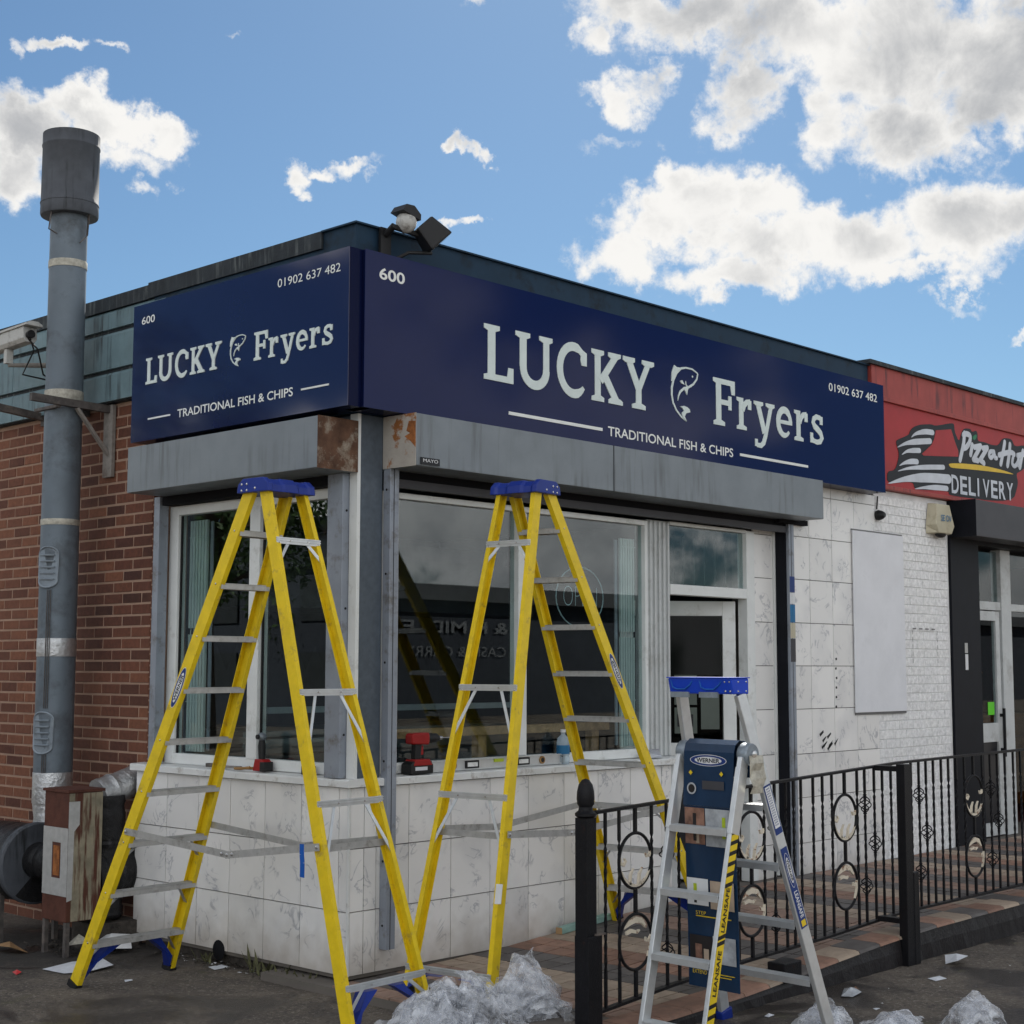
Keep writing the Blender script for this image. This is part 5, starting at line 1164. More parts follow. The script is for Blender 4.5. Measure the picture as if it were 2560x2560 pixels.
# blue tray top
cT = (Q['FL'][1]+Q['FR'][1])/2+Z*.04; hw = .192
q = MB(); vs = []
prof = [(-.05, -.040), (.068, -.040), (.085, .034), (-.05, .034)]
q.prism(prof, cT-aS*hw, aF, Z, aS, 0, 2*hw); tp = q.build('top_tray', 'bright_blue', al, .006)
q = MB(); q.prism([(-.054, .0341), (.09, .0341), (.09, .039), (-.054, .039)], cT-aS*(hw+.004), aF, Z, aS, 0, 2*hw+.008); q.build('tray_rim', 'bright_blue', tp)
for s in (-.12, .055):
    q = MB(); c = cT+aF*.088; c = cT+aF*.083; pts = [c+aS*(s-.055)+Z*.026, c+aS*(s-.045)-Z*.008, c+aS*(s-.02)-Z*.018, c+aS*(s+.03)-Z*.018, c+aS*(s+.06)+Z*.002, c+aS*(s+.078)+Z*.022]; q.tube([tuple(p+aF*(-.003-(.018 if i in (1,2,3,4) else 0)*0)) for i, p in enumerate(pts)], .004, 6); q.build('tray_lip', 'strap_blue', tp)
    MB().bar(cT+aF*.080+aS*(s-.055)-Z*.044, cT+aF*.080+aS*(s+.055)-Z*.044, .01, .026, side=aF).build('clamp_plate', 'galvanised', tp)
q = MB()
for x in (-.03, .03):
    for z in (-.026, .018): q.lathe([(.005, 0), (.003, .003)], cT+aS*hw+aF*x+Z*z, aS, 8)
for s in (.15, .178):
    for z in (-.026, .018): q.lathe([(.0055, 0), (.003, .003)], cT+aS*s+aF*(.078+z*.13)+Z*z, aF, 8)
tag(q.build('rivets', 'rivet', tp), kind='stuff')
# card sleeve wrapped over the hinge and hanging between the front rails
cH = (Q['RL'][1]+Q['RR'][1])/2-aF*.03; cw = .150; q = MB(); pts = []
for k in range(9):
    a = R(200-k*25); pts.append((-.06*math.cos(a)*0+0, 0))
path = [(-.075, -.10), (-.075, .0), (-.06, .045), (-.03, .07), (.01, .075), (.04, .055), (.052, .02), (.055, -.05), (.062, -.235)]
def sheet(nm, path, w0, w1, m, d=0.0, n=None):
    q = MB(); vs = [tuple(cH+aF*(x+d)+Z*z+aS*s) for x, z in path for s in (w0, w1)]; k = len(path)
    q.add(vs, [(2*i, 2*i+1, 2*i+3, 2*i+2) for i in range(k-1)]); o = q.build(nm, m, al, recalc=False); so = o.modifiers.new('thick', 'SOLIDIFY'); so.thickness = .003; return o
sheet('card_sleeve', path, -cw, cw, 'card_navy')
sheet('card_sleeve', [(.055, -.236), (.045, -.52), (.035, -.80), (.03, -1.08)], -cw, cw*1.02, 'card_navy', .0)
ft = lambda s, z, d=.007: cH+aF*(.062+d+(z+.235)*.038*(1 if z < -.235 else -.05))+aS*s+Z*z
def panel(nm, s0, s1, z0, z1, m, d): q = MB(); q.add([tuple(ft(s0, z0, d)), tuple(ft(s1, z0, d)), tuple(ft(s1, z1, d)), tuple(ft(s0, z1, d))], [(0,1,2,3)]); return q.build(nm, m, al, recalc=False)
def onface(c, s, z, d): return c
nF = aF
oval_label(al, cH+aF*.0575+Z*-.02-aS*.0, aS, Z, aF, .22, .055, 'WERNER')
for args in (('print_photo', -.14, -.02, -.415, -.245, 'photo_brown', .006), ('print_photo', -.015, .13, -.42, -.245, 'card_light', .006), ('print_photo', -.14, -.012, -.70, -.575, 'label_white', .006), ('print_photo', .0, .14, -.71, -.58, 'photo_tan', .006),
             ('print_photo', -.135, -.0, -.98, -.84, 'photo_dark', .006), ('print_photo', .005, .14, -.96, -.835, 'card_light', .006)): panel(*args)
for args in (('printed_figure', -.09, -.07, -.40, -.27, 'photo_dark', .0075), ('printed_figure', -.075, -.055, -.41, -.33, 'photo_tan', .0075), ('printed_figure', .085, .105, -.38, -.28, 'hi_vis', .0075), ('printed_figure', -.10, -.08, -.64, -.60, 'hi_vis', .0075), ('printed_figure', -.098, -.082, -.69, -.641, 'photo_dark', .0075), ('printed_figure', .06, .085, -.70, -.60, 'photo_brown', .0075),
             ('printed_figure', -.10, -.06, -.96, -.88, 'photo_brown', .0075), ('printed_figure', -.05, -.02, -.975, -.90, 'photo_tan', .0075), ('printed_figure', .03, .045, -.90, -.85, 'hi_vis', .0075), ('yellow_rule', -.09, .12, -.752, -.747, 'label_yellow', .0075), ('yellow_rule', -.02, .13, -1.01, -1.006, 'label_yellow', .0075), ('yellow_rule', -.02, .11, -1.022, -1.018, 'label_yellow', .0075), ('print_panel', -.03, .10, -.155, -.115, 'charcoal_metal', .006)): panel(*args)
q = MB(); q.add([tuple(ft(-.095+.028*math.cos(t), -.155+.028*math.sin(t), .006)) for t in [k*math.pi/9 for k in range(18)]], [tuple(range(18))]); q.build('round_print', 'card_light', al, recalc=False)
q = MB(); q.add([tuple(ft(-.095+.02*math.cos(t), -.155+.02*math.sin(t), .0066)) for t in [k*math.pi/9 for k in range(18)]], [tuple(range(18))]); q.build('round_print', 'photo_dark', al, recalc=False)
for s in (-.10, .085):
    q = MB(); q.add([tuple(ft(s+a, -.08+b, .006)) for a, b in ((-.012, 0), (0, -.012), (.012, 0), (0, .012))], [(0,1,2,3)]); q.build('warning_diamond', 'label_yellow', al, recalc=False)
text('card_text', 'STEP', 'label_yellow', al, ft(-.09, -.742, .004), aS, Z, .06, .016, .004); text('card_text', 'EXTEND', 'label_yellow', al, ft(-.12, -1.018, .002), aS, Z, .085, .018, .006)
# hazard stripe and lettering on the front-right rail, label on the rear-right rail
a = (Q['RR'][1]-Q['RR'][0]).normalized(); side_n = aF-a*aF.dot(a); side_n.normalize(); L_ = (Q['RR'][1]-Q['RR'][0]).length
def railband(k, f0, f1, m, nrm, acr, w, d, nm, slant=0, off=0):
    p, q_ = qt(k, f0), qt(k, f1); a = (q_-p).normalized(); q = MB()
    q.add([tuple(p+nrm*d-acr*w/2+a*slant+acr*off), tuple(p+nrm*d+acr*w/2+acr*off), tuple(q_+nrm*d+acr*w/2+acr*off), tuple(q_+nrm*d-acr*w/2+a*slant+acr*off)], [(0,1,2,3)]); return q.build(nm, m, al, recalc=False)
sw = aS; web = V(aS)
o1 = aF-a*aF.dot(a); o1.normalize()
n_in = aS                                            # outside face of the right-hand rail
railband('RR', .02, .80, 'label_yellow', n_in, o1, .05, .0142, 'hazard_band')
for f0 in [.56+.035*i for i in range(7)]+[.03+.035*i for i in range(5)]+[.37, .39]:
    railband('RR', f0, f0+.014, 'label_black', n_in, o1, .05, .0148, 'hazard_stripe', .022)
for f0 in (.33, .50-.03): pass
for f0, ln in ((.42, .14), (.215, .13)):
    c = qt('RR', f0)+n_in*.0152-o1*.012; text('rail_text', 'LEANSAFE', 'label_black', al, c, a, -o1 if (a.cross(-o1)).dot(n_in) > 0 else o1, .20, .026, .0012, .02)
b = (Q['FR'][1]-Q['FR'][0]).normalized(); o2 = -aF-b*(-aF).dot(b); o2.normalize()
MB_ = railband('FR', .33, .56, 'label_blue', aS, o2, .052, .0145, 'rail_label'); MB_ = railband('FR', .60, .74, 'label_blue', aS, o2, .056, .0145, 'safety_label'); railband('FR', .618, .735, 'label_white', aS, o2, .042, .0152, 'safety_print')
q = MB()
for i in range(16):
    for j in (-.012, -.002, .008): p = qt('FR', .625+.0068*i)+aS*.0158+o2*j; q.bar(p, p+b*.007, .0004, .004, side=aS)
tag(q.build('safety_text', 'label_blue', al), kind='stuff')
v2 = aS.cross(-b); oval_label(al, qt('FR', .495)+aS*.0150, -b, v2 if True else o2, aS, .17, .044, 'WERNER')
text('rail_text', 'LEANSAFE', 'label_white', al, qt('FR', .435)+aS*.0152-v2*.012, -b, v2, .13, .026, .0012, .02); railband('FR', .335, .352, 'label_yellow', aS, o2, .034, .0156, 'rail_badge')

# ------------------------------------------------------------------ iron railing
rail = thing('iron_railing', 'black wrought iron railing with oval medallions and basket twists along the terrace edge', 'railing', (2.5, -1.62, 0))
RY = -1.62
def zb(x):
    pts = [(-1, -.05), (.23, .034), (1.03, .094), (2.1, .125), (3.1, .174), (20, .180)]
    for (a, za), (b, zc) in zip(pts, pts[1:]):
        if x <= b: return za+(zc-za)*(x-a)/(b-a)
def zt(x):
    pts = [(-1, .90), (.144, .974), (.765, .996), (1.43, 1.028), (3.08, 1.087), (4.88, 1.103), (20, 1.11)]
    for (a, za), (b, zc) in zip(pts, pts[1:]):
        if x <= b: return za+(zc-za)*(x-a)/(b-a)
def twist_bar(x, z0, z1, w=.0105):
    """square bar with twisted middle"""
    q = MB(); n = 26; vs = []
    for i in range(n+1):
        f = i/n; z = z0+(z1-z0)*f; a = 0 if (f < .18 or f > .82) else (f-.18)/.64*math.pi*5
        for k in range(4): b = a+math.pi/4+k*math.pi/2; vs.append((x+w*1.1*math.cos(b)*.8, RY+w*1.1*math.sin(b)*.8, z))
    q.add(vs, [(i*4+k, i*4+(k+1) % 4, (i+1)*4+(k+1) % 4, (i+1)*4+k) for i in range(n) for k in range(4)])
    return q
def basket(parent, x, z):
    q = MB()
    for k in range(4):
        pts = []
        for i in range(13):
            f = i/12; a = k*math.pi/2+f*math.pi*1.5; r_ = .034*math.sin(math.pi*f)+.004; pts.append((x+r_*math.cos(a), RY+r_*math.sin(a), z-.05+.1*f))
        q.tube(pts, .0036, 5, caps=False)
    for s in (-1, 1): q.lathe([(.007, -.008), (.013, 0), (.007, .008)], (x, RY, z+s*.055), Z, 8)
    return tag(q.build('basket_twist', 'iron_black', parent), kind='stuff')
def medallion(x, zc, rx=.128, rz=.135, variant=0):
    q = MB(); q.tube([(x+rx*math.cos(a), RY, zc+rz*math.sin(a)) for a in [2*math.pi*k/36 for k in range(36)]], .0085, 8, closed=True)
    o = q.build('oval_ring', 'iron_black', rail)
    def leafpoly(pts, nm='scroll_leaf'):
        q = MB(); stroke(q, [(x+a*rx, zc+b*rz) for a, b in pts[0]], [w*rx*.62 for w in pts[1]], (0, RY, 0), X, Z, -Y, -.006, .006); q.build(nm, 'gold_cream', o)
    if variant == 0:
        leafpoly(([(-.98, .25), (-.9, -.05), (-.72, -.12), (-.6, .02), (-.68, .12)], [.05, .10, .09, .07, .03])); leafpoly(([(.95, .3), (.86, .12), (.7, .1), (.62, .22)], [.05, .09, .08, .03]))
        leafpoly(([(-.9, -.3), (-.75, -.6), (-.4, -.85), (0, -.97), (.35, -.9), (.7, -.7), (.93, -.35)], [.03, .12, .17, .14, .17, .12, .03])); 
        for s in (-.35, .2): leafpoly(([(s, -.85), (s+.05, -.5), (s+.22, -.28)], [.11, .08, .02]), 'acanthus_leaf')
    else:
        leafpoly(([(-.75, .55), (-.4, .72), (-.05, .8), (.35, .72), (.62, .45)], [.06, .17, .20, .17, .06])); leafpoly(([(-.6, .35), (-.3, .42), (.05, .34), (.22, .40)], [.10, .12, .10, .04]))
        leafpoly(([(.98, .15), (.82, -.05), (.62, -.02), (.6, .1)], [.08, .12, .07, .03])); leafpoly(([(.72, -.6), (.95, -.2), (.98, .1)], [.03, .12, .05]))
    return o
bars = {}
posts = [(.10, 'end'), (3.13, 'mid'), (6.2, 'mid')]
straight = [.246, .352, .610, .733, .835, .939, 1.045, 1.15, 1.26, 1.362, 1.615, 1.717, 1.83, 1.91, 1.987, 2.115, 2.215, 2.318, 2.601, 2.690, 2.801, 2.898, 3.003, 3.254, 3.354, 3.447, 3.544, 3.650, 3.748, 3.857, 3.968, 4.226, 4.343, 4.45, 4.565, 4.694, 4.807, 4.92, 5.03, 5.14, 5.25, 5.52, 5.63, 5.74, 5.85, 5.96, 6.07]
bk = {.733: (.73, .24), 1.717: (.79, .27), 2.690: (.858, .377), 2.801: (.618,), 3.354: (.875, .392), 3.447: (.636,), 4.343: (.39, .86), 4.45: (.642,), .352: ()}
for x in straight:
    b = twist_bar(x, zb(x)+.008, zt(x)-.008).build('bar', 'iron_black', rail)
    for z in bk.get(x, ()): basket(b, x, z)
for x in (.478, 1.488, 2.458, 4.095, 5.38):
    base = zb(x); z2 = base+.255; z1 = base+.65
    if x < .6: z2, z1 = .325, .72
    medallion(x, z1, variant=0); medallion(x, z2, variant=1)
    for a, c in ((base+.008, z2-.14), (z2+.14, z1-.14), (z1+.14, zt(x)-.008)): MB().box((x-.008, RY-.008, a), (x+.008, RY+.008, c)).build('bar', 'iron_black', rail)
for xs, nm in (([.16, .765, 1.43, 2.2, 3.10], 'rail'), ([3.104, 4.88, 6.14], 'rail')):
    for fn in (zb, zt):
        q = MB()
        for a, c in zip(xs, xs[1:]): q.bar((a, RY, fn(a)), (c, RY, fn(c)), .034, .014, side=Y)
        q.build('bottom_rail' if fn is zb else 'top_rail', 'iron_black', rail)
q = MB(); q.box((.064, RY-.036, .38), (.136, RY+.036, .955)); q.lathe([(.038, 0), (.052, .01), (.052, .022), (.036, .034), (.033, .052), (.042, .066), (.042, .08), (.044, .088), (.042, .125), (.034, .158), (.018, .18), (.003, .186)], (.10, RY, .955), Z, 20)
pp = q.build('end_post', 'iron_black', rail); MB().box((.066, RY-.044, G0), (.170, RY+.044, .40)).build('post_sleeve', 'iron_black', pp, .004); MB().box((.12, RY-.05, .401), (.19, RY+.05, .410)).build('sleeve_cap', 'bracket_metal', pp)
q = MB(); q.box((2.762, KY-.068, G0), (2.842, KY-.012, 1.10)); q.build('post', 'iron_black', rail, .003); MB().box((2.8425, KY-.072, G0), (2.905, KY-.018, .46)).build('post_stub', 'iron_black', rail, .005)
for z in (.16, 1.055): MB().box((2.78, KY-.0115, z), (2.84, RY-.018, z+.03)).build('post_bracket', 'iron_black', rail)
MB().box((1.49, KY-.04, .0), (1.66, KY+.07, .105)).build('kerb_block', 'iron_black', rail, .006); MB().box((6.14, RY-.05, G0), (6.26, RY+.05, 1.13)).build('post', 'iron_black', rail)

# ------------------------------------------------------------------ tools on the sills
SZ = 1.0655
dr = thing('cordless_drill', 'red and black cordless drill standing on the front sill by the corner', 'drill', (.54, .03, SZ))
def at2(x, z, y=.028): return V((x, y, z))
q = MB(); q.prism([(-.085, -.028), (.05, -.034), (.058, .0), (.05, .036), (-.075, .034), (-.09, .02)], (.555, .028, 1.262), X, Z, -Y, -.03, .03); q.build('motor_body', 'drill_red', dr, .008)
q = MB(); q.lathe([(.03, 0), (.031, .04), (.026, .045), (.027, .085), (.018, .10), (.011, .112)], (.60, .028, 1.263), X, 18); q.build('chuck', 'tool_black', dr); MB().lathe([(.014, 0), (.012, .03), (.003, .034), (.003, .12)], (.70, .028, 1.263), X, 10).build('bit', 'chrome', dr)
q = MB(); q.prism([(-.03, 0), (.025, .01), (.012, -.12), (-.035, -.12)], (.535, .028, 1.236), X, Z, -Y, -.018, .018); q.build('grip', 'tool_black', dr, .006); MB().box((.545, .016, 1.17), (.575, .04, 1.225)).build('trigger', 'drill_red', dr, .004)
q = MB(); q.prism([(-.09, 0), (.09, 0), (.09, .052), (.05, .072), (-.06, .072), (-.09, .055)], (.535, .028, SZ), X, Z, -Y, -.038, .045); bo = q.build('battery', 'tool_black', dr, .006); q = MB(); q.prism([(-.07, .045), (.085, .045), (.06, .082), (-.055, .082)], (.535, .028, SZ), X, Z, -Y, -.040, .047); q.build('battery_top', 'drill_red', dr, .006); MB().box((.48, -.0185, 1.085), (.575, -.0165, 1.105)).build('badge', 'paper', dr)
sl_ = thing('spirit_level', 'long silver spirit level leaning on edge along the front sill', 'spirit level', (1.22, .04, SZ))
q = MB(); q.box((.66, .045, SZ), (1.815, .05, SZ+.062)); q.box((.66, .036, SZ), (1.815, .0449, SZ+.006)); q.box((.66, .036, SZ+.056), (1.815, .0449, SZ+.062)); q.build('beam', 'bright_alu', sl_)
for x in (.645, 1.817): MB().box((x-.012, .03, SZ), (x+.012, .056, SZ+.066)).build('end_cap', 'tool_black', sl_, .003)
for x in (.845, 1.625): 
    q = MB(); q.lathe([(.024, 0), (.024, .008)], (x, .0449, SZ+.031), -Y, 18); o = q.build('vial_ring', 'handle_wood', sl_); MB().lathe([(.015, 0), (.015, .0095)], (x, .0449, SZ+.031), -Y, 14).build('vial', 'label_black', o)
for x in (1.0, 1.45): 
    q = MB(); q.box((x-.058, .037, SZ+.008), (x+.058, .0449, SZ+.054)); o = q.build('grip_frame', 'tool_black', sl_, .003); MB().box((x-.042, .0355, SZ+.018), (x+.042, .037, SZ+.043)).build('grip_opening', 'sill_white', o)
q = MB(); q.box((1.19, .037, SZ+.036), (1.27, .0449, SZ+.06)); q.build('top_vial', 'hi_vis', sl_)
bt = thing('water_bottle', 'clear plastic water bottle with blue label on the front sill', 'bottle', (1.84, .05, SZ)); MB().lathe([(.036, 0), (.042, .006), (.042, .045), (.038, .05), (.042, .056), (.042, .14), (.036, .165), (.015, .185), (.014, .2)], (1.84, .055, SZ-.004), Z, 20).build('body', 'bottle_plastic', bt); MB().lathe([(.017, 0), (.017, .018)], (1.84, .055, SZ+.196), Z, 14).build('cap', 'label_white', bt); MB().lathe([(.0428, 0), (.0428, .055)], (1.84, .055, SZ+.06), Z, 20).build('label', 'print_blue', bt)
pf_ = thing('folded_paper', 'folded sheet of white paper lying at the door end of the front sill', 'paper', (2.72, .03, SZ)); MB().add([(2.60,-.02,SZ+.004),(2.78,-.02,SZ+.002),(2.85,.05,SZ+.01),(2.66,.07,SZ+.05),(2.62,.0,SZ+.055),(2.76,.0,SZ+.06)], [(0,1,2,3),(3,2,5,4),(0,3,4)]).build('sheet', 'paper', pf_, recalc=False)
im = thing('impact_driver', 'slim cordless tool with silver head and red battery on the side sill', 'power tool', (.03, .81, SZ))
q = MB(); q.sphere((.03, .824, 1.265), .028, 14, (1, 1, .9)); q.build('head', 'galvanised', im); MB().lathe([(.014, 0), (.014, .012)], (.006, .824, 1.265), -X, 12).build('bore', 'tool_black', im); q = MB(); q.tube([(.03, .822, 1.245), (.03, .822, 1.21), (.03, .82, 1.13)], [.018, .023, .02], 14); q.build('handle', 'tool_black', im); MB().box((.012, .808, 1.17), (.048, .836, 1.215)).build('paddle', 'drill_red', im, .004)
q = MB(); q.prism([(-.06, 0), (.06, 0), (.055, .05), (.03, .07), (-.04, .07)], (.03, .812, SZ), -Y, Z, X, -.03, .03); q.build('battery', 'drill_red', im, .006); MB().box((-.003, .75, SZ+.0), (.0605, .80, SZ+.055)).build('battery_face', 'tool_black', im, .004)
kn = thing('hand_saw_tools', 'brown handled knife and pliers lying on the side sill left of the cordless tool', 'hand tools', (.03, 1.1, SZ)); MB().bar((.03, 1.72, SZ+.006), (.03, 1.36, SZ+.006), .014, .003, side=X).build('blade', 'bright_alu', kn); MB().bar((.03, 1.36, SZ+.012), (.03, 1.20, SZ+.016), .028, .024, side=X).build('handle', 'bracket_metal', kn, .004); MB().bar((.035, 1.22, SZ+.008), (.03, 1.02, SZ+.012), .018, .014).build('shank', 'bracket_light', kn)
pl = thing('pliers', 'yellow handled pliers on the side sill beside the red battery', 'pliers', (.0, .92, SZ)); MB().tube([(.0, 1.02, SZ+.008), (-.005, .95, SZ+.012), (.02, .89, SZ+.014)], .008, 8).build('handle', 'handle_wood', pl); MB().tube([(-.015, 1.02, SZ+.008), (-.022, .95, SZ+.01), (-.01, .88, SZ+.02)], .008, 8).build('handle', 'handle_wood', pl)
bb = box('small_black_box', 'tool_black', (.0, .345, SZ), (.05, .42, SZ+.05), None, .004); tag(bb, 'small black box at the corner end of the side sill', 'box')

# ------------------------------------------------------------------ clear polythene
def poly_heap(name, label, c, size, seed, sheets=7, n=26):
    """loose crumpled film: several big faceted sheets bunched over each other, with standing folds"""
    t = thing(name, label, 'plastic wrap', c); r = random.Random(seed); c = V(c)
    for k in range(sheets):
        q = MB(); off = V((r.uniform(-1, 1)*size[0]*.35, r.uniform(-1, 1)*size[1]*.35, 0)); sc = V((size[0]*r.uniform(.45, .8), size[1]*r.uniform(.45, .8), size[2]*r.uniform(.5, 1.15)))
        vs = []; th0 = r.uniform(0, 6.28); sv = V((seed*3.1+k*7.7, k*1.9, seed)); pk = r.uniform(.9, 2.2)
        for i in range(n+1):
            for j in range(n+1):
                u_, v_ = i/n*2-1, j/n*2-1; rad = min(1, math.hypot(u_, v_)/1.25); a = math.atan2(v_, u_)+th0
                wob = 1+.35*mnoise.noise(V((math.cos(a)*1.5, math.sin(a)*1.5, k+seed)))
                p = V((math.cos(a)*rad*sc.x*wob, math.sin(a)*rad*sc.y*wob, (1-rad**pk)*sc.z))
                q1 = (p+sv)*5; n1 = V((mnoise.noise(q1), mnoise.noise(q1+V((9, 0, 0))), mnoise.noise(q1+V((0, 9, 0)))))
                q2 = (p+sv)*11; rid = lambda w: abs(mnoise.noise(w))
                n2 = V((rid(q2), rid(q2+V((5, 5, 0))), rid(q2+V((0, 5, 5)))))-V((.2, .2, .2))
                jt = V((r.uniform(-1, 1), r.uniform(-1, 1), r.uniform(-1, 1)))*.002; q3 = (p+sv)*23; n2 = n2+(V((rid(q3), rid(q3+V((5, 5, 0))), rid(q3+V((0, 5, 5)))))-V((.2, .2, .2)))*.22
                p = p+n1*.42*size[2]+n2*.30*size[2]+jt; p.z = max(p.z, .004+.01*r.random()); vs.append(tuple(c+off+p))
        fs = []
        for i in range(n):
            for j in range(n):
                a_, b_, c_, d_ = i*(n+1)+j, (i+1)*(n+1)+j, (i+1)*(n+1)+j+1, i*(n+1)+j+1
                fs += [(a_, b_, c_), (a_, c_, d_)] if (i+j) % 2 else [(a_, b_, d_), (b_, c_, d_)]
        q.add(vs, fs, True)
        me = q.mesh('sheet', 'clear_polythene'); o = bpy.data.objects.new('sheet', me); col.objects.link(o); o.parent = t; o.matrix_parent_inverse = Matrix.Translation(-t.location)
    return t
poly_heap('polythene_heap', 'large crumpled heap of clear plastic wrap at the foot of the middle ladders', (-.34, -1.08, -.07), (.42, .36, .28), 3, 9, 52)
poly_heap('polythene_heap', 'second crumpled heap of clear plastic wrap left of the railing end post', (.07, -1.24, -.04), (.26, .24, .24), 5, 7, 44)
poly_heap('polythene_heap', 'clump of clear plastic wrap round the right leg of the aluminium ladder', (1.02, -2.37, -.08), (.24, .17, .16), 9, 5, 36)
poly_heap('polythene_heap', 'low clump of clear plastic wrap on the asphalt at the bottom edge', (1.33, -2.56, -.08), (.24, .16, .08), 12, 5, 32)
poly_heap('polythene_heap', 'rounded clump of clear plastic wrap furthest right on the asphalt', (1.62, -2.80, -.08), (.20, .16, .13), 14, 5, 32)

# ------------------------------------------------------------------ litter and small things on the ground
def scrap(name, label, cat, c, pts, m, h=.02, fold=True):
    q = MB(); c = V(c); r = random.Random(int(abs(c.x*1000+c.y*77))); n = len(pts); ctr = (sum(a for a, b in pts)/n, sum(b for a, b in pts)/n)
    q.add([tuple(c+V((a, b, .002+r.uniform(0, h)))) for a, b in pts]+[tuple(c+V((ctr[0], ctr[1], h+.004)))], [(i, (i+1) % n, n) for i in range(n)])
    o = q.build(name, m, None, recalc=False); so = o.modifiers.new('thick', 'SOLIDIFY'); so.thickness = .0015
    return tag(o, label, cat)
scrap('open_booklet', 'open white booklet lying on the asphalt behind the left ladder foot', 'paper', (-.66, 1.62, G0), [(-.16, .12), (.05, .16), (.22, .10), (.16, -.12), (-.02, -.16), (-.14, -.08)], 'paper', .025)
scrap('red_scrap', 'small red scrap on the asphalt at the far left', 'litter', (-.98, 1.75, G0), [(-.02, -.035), (.01, -.04), (.025, .03), (.0, .045)], 'litter_red', .02)
scrap('brown_card', 'torn brown cardboard strip on the ground by the black duct', 'cardboard', (-.66, 2.40, G0), [(-.06, -.10), (.05, -.12), (.06, .12), (-.05, .14)], 'card_brown', .05)
scrap('white_card', 'small white card by the broken hole under the tiles', 'litter', (-.08, 1.06, G0), [(-.05, -.04), (.04, -.06), (.05, .03), (-.03, .05)], 'paper', .01)
scrap('white_chip', 'small white chip on the wet asphalt between the ladder feet', 'litter', (-.66, 1.10, G0), [(-.025, -.01), (.02, -.02), (.03, .01), (-.01, .02)], 'paper', .008)
scrap('crumpled_tissue', 'crumpled bluish tissue on the asphalt right of the railing post', 'litter', (3.05, -2.0, G0), [(-.08, -.05), (.0, -.08), (.07, -.04), (.08, .04), (.0, .07), (-.07, .03)], 'paper', .055)
scrap('white_wrapper', 'flat white wrapper on the asphalt near the kerb', 'litter', (2.54, -2.14, G0), [(-.06, -.03), (.05, -.04), (.06, .01), (-.04, .03)], 'paper', .01)
scrap('food_wrapper', 'orange and white food wrapper at the foot of the kerb', 'litter', (1.84, -2.0, G0), [(-.1, -.01), (-.05, -.05), (.06, -.04), (.1, .02), (.03, .05)], 'card_light', .035)
scrap('wrapper_corner', 'orange corner of torn wrapper beside the kerb', 'litter', (1.93, -1.97, G0+.002), [(-.02, -.02), (.04, -.01), (.03, .02)], 'amber', .02)
scrap('paper_chip', 'tiny white paper chip in the middle of the asphalt', 'litter', (1.62, -2.29, G0), [(-.02, -.01), (.02, -.01), (.02, .012), (-.015, .012)], 'paper', .004)
scrap('paper_chip', 'pair of white chips under the kerb left of the aluminium ladder', 'litter', (1.10, -1.98, G0), [(-.03, -.015), (.03, -.012), (.025, .02), (-.02, .015)], 'paper', .012)
scrap('torn_bag', 'torn grey plastic bag on the ground behind the left ladder', 'litter', (-.22, 2.0, G0), [(-.14, -.10), (.05, -.18), (.14, -.02), (.10, .12), (-.06, .16)], 'label_white', .10)
scrap('foil_bag', 'crumpled white bag by the legs of the rusty box', 'litter', (-.42, 2.02, G0), [(-.08, -.06), (.03, -.1), (.08, .0), (.04, .09), (-.06, .07)], 'old_tape', .12)
bat = thing('painted_batten', 'short pale green painted batten lying at the foot of the tiled wall', 'batten', (2.1, -.05, .06)); MB().bar((1.66, -.07, tz(1.66)+.022), (2.16, -.05, tz(2.16)+.022), .05, .04).build('batten', 'painted_batten', bat, .004); MB().bar((1.655, -.07, tz(1.66)+.022), (1.659, -.07, tz(1.66)+.022), .049, .039, side=Y).build('cut_end', 'timber_end', bat)
# broken hole under the tiles, rubble, weeds
q = MB(); q.lathe([(.06, 0), (.055, .004)], (-.0022, 1.16, .0), -X, 16); tag(q.build('wall_hole', 'dark_soffit'), 'dark round hole at the bottom edge of the side tiles', 'hole')
q = MB(); r = random.Random(21)
for k in range(420):
    t_ = r.random(); x, y = (r.uniform(-.10, .06), r.uniform(.0, 1.75)) if t_ < .6 else (r.uniform(-.5, .0), r.uniform(1.9, 2.6)); s = r.uniform(.005, .02)*(1 if r.random() > .08 else 2)
    q.add([(x+s*r.uniform(-1, 1), y+s*r.uniform(-1, 1), G0+s*r.uniform(0, .9)) for _ in range(4)], [(0,1,2),(0,2,3),(0,3,1),(1,3,2)])
tag(q.build('rubble_debris', 'rubble'), 'loose crumbs of rubble and dirt along the foot of the walls', 'rubble', kind='stuff')
q = MB(); r = random.Random(33)
for k in range(60):
    t_ = r.random(); x, y = r.uniform(-.10, .05), r.uniform(.05, 1.7); s = r.uniform(.006, .014)
    q.add([(x+s*r.uniform(-1, 1), y+s*r.uniform(-1, 1), G0+.002+s*r.uniform(0, .6)) for _ in range(4)], [(0,1,2),(0,2,3),(0,3,1),(1,3,2)])
for k in range(50):
    x, y = r.uniform(.8, 4.2), r.uniform(-3.0, -1.86); s = r.uniform(.003, .009); q.add([(x+s*r.uniform(-1, 1), y+s*r.uniform(-1, 1), G0+.001+s*r.uniform(0, .5)) for _ in range(4)], [(0,1,2),(0,2,3),(0,3,1),(1,3,2)])
tag(q.build('pale_grit', 'label_white'), 'scattered pale grit and cigarette ends on the asphalt', 'grit', kind='stuff')
q = MB(); r = random.Random(8)
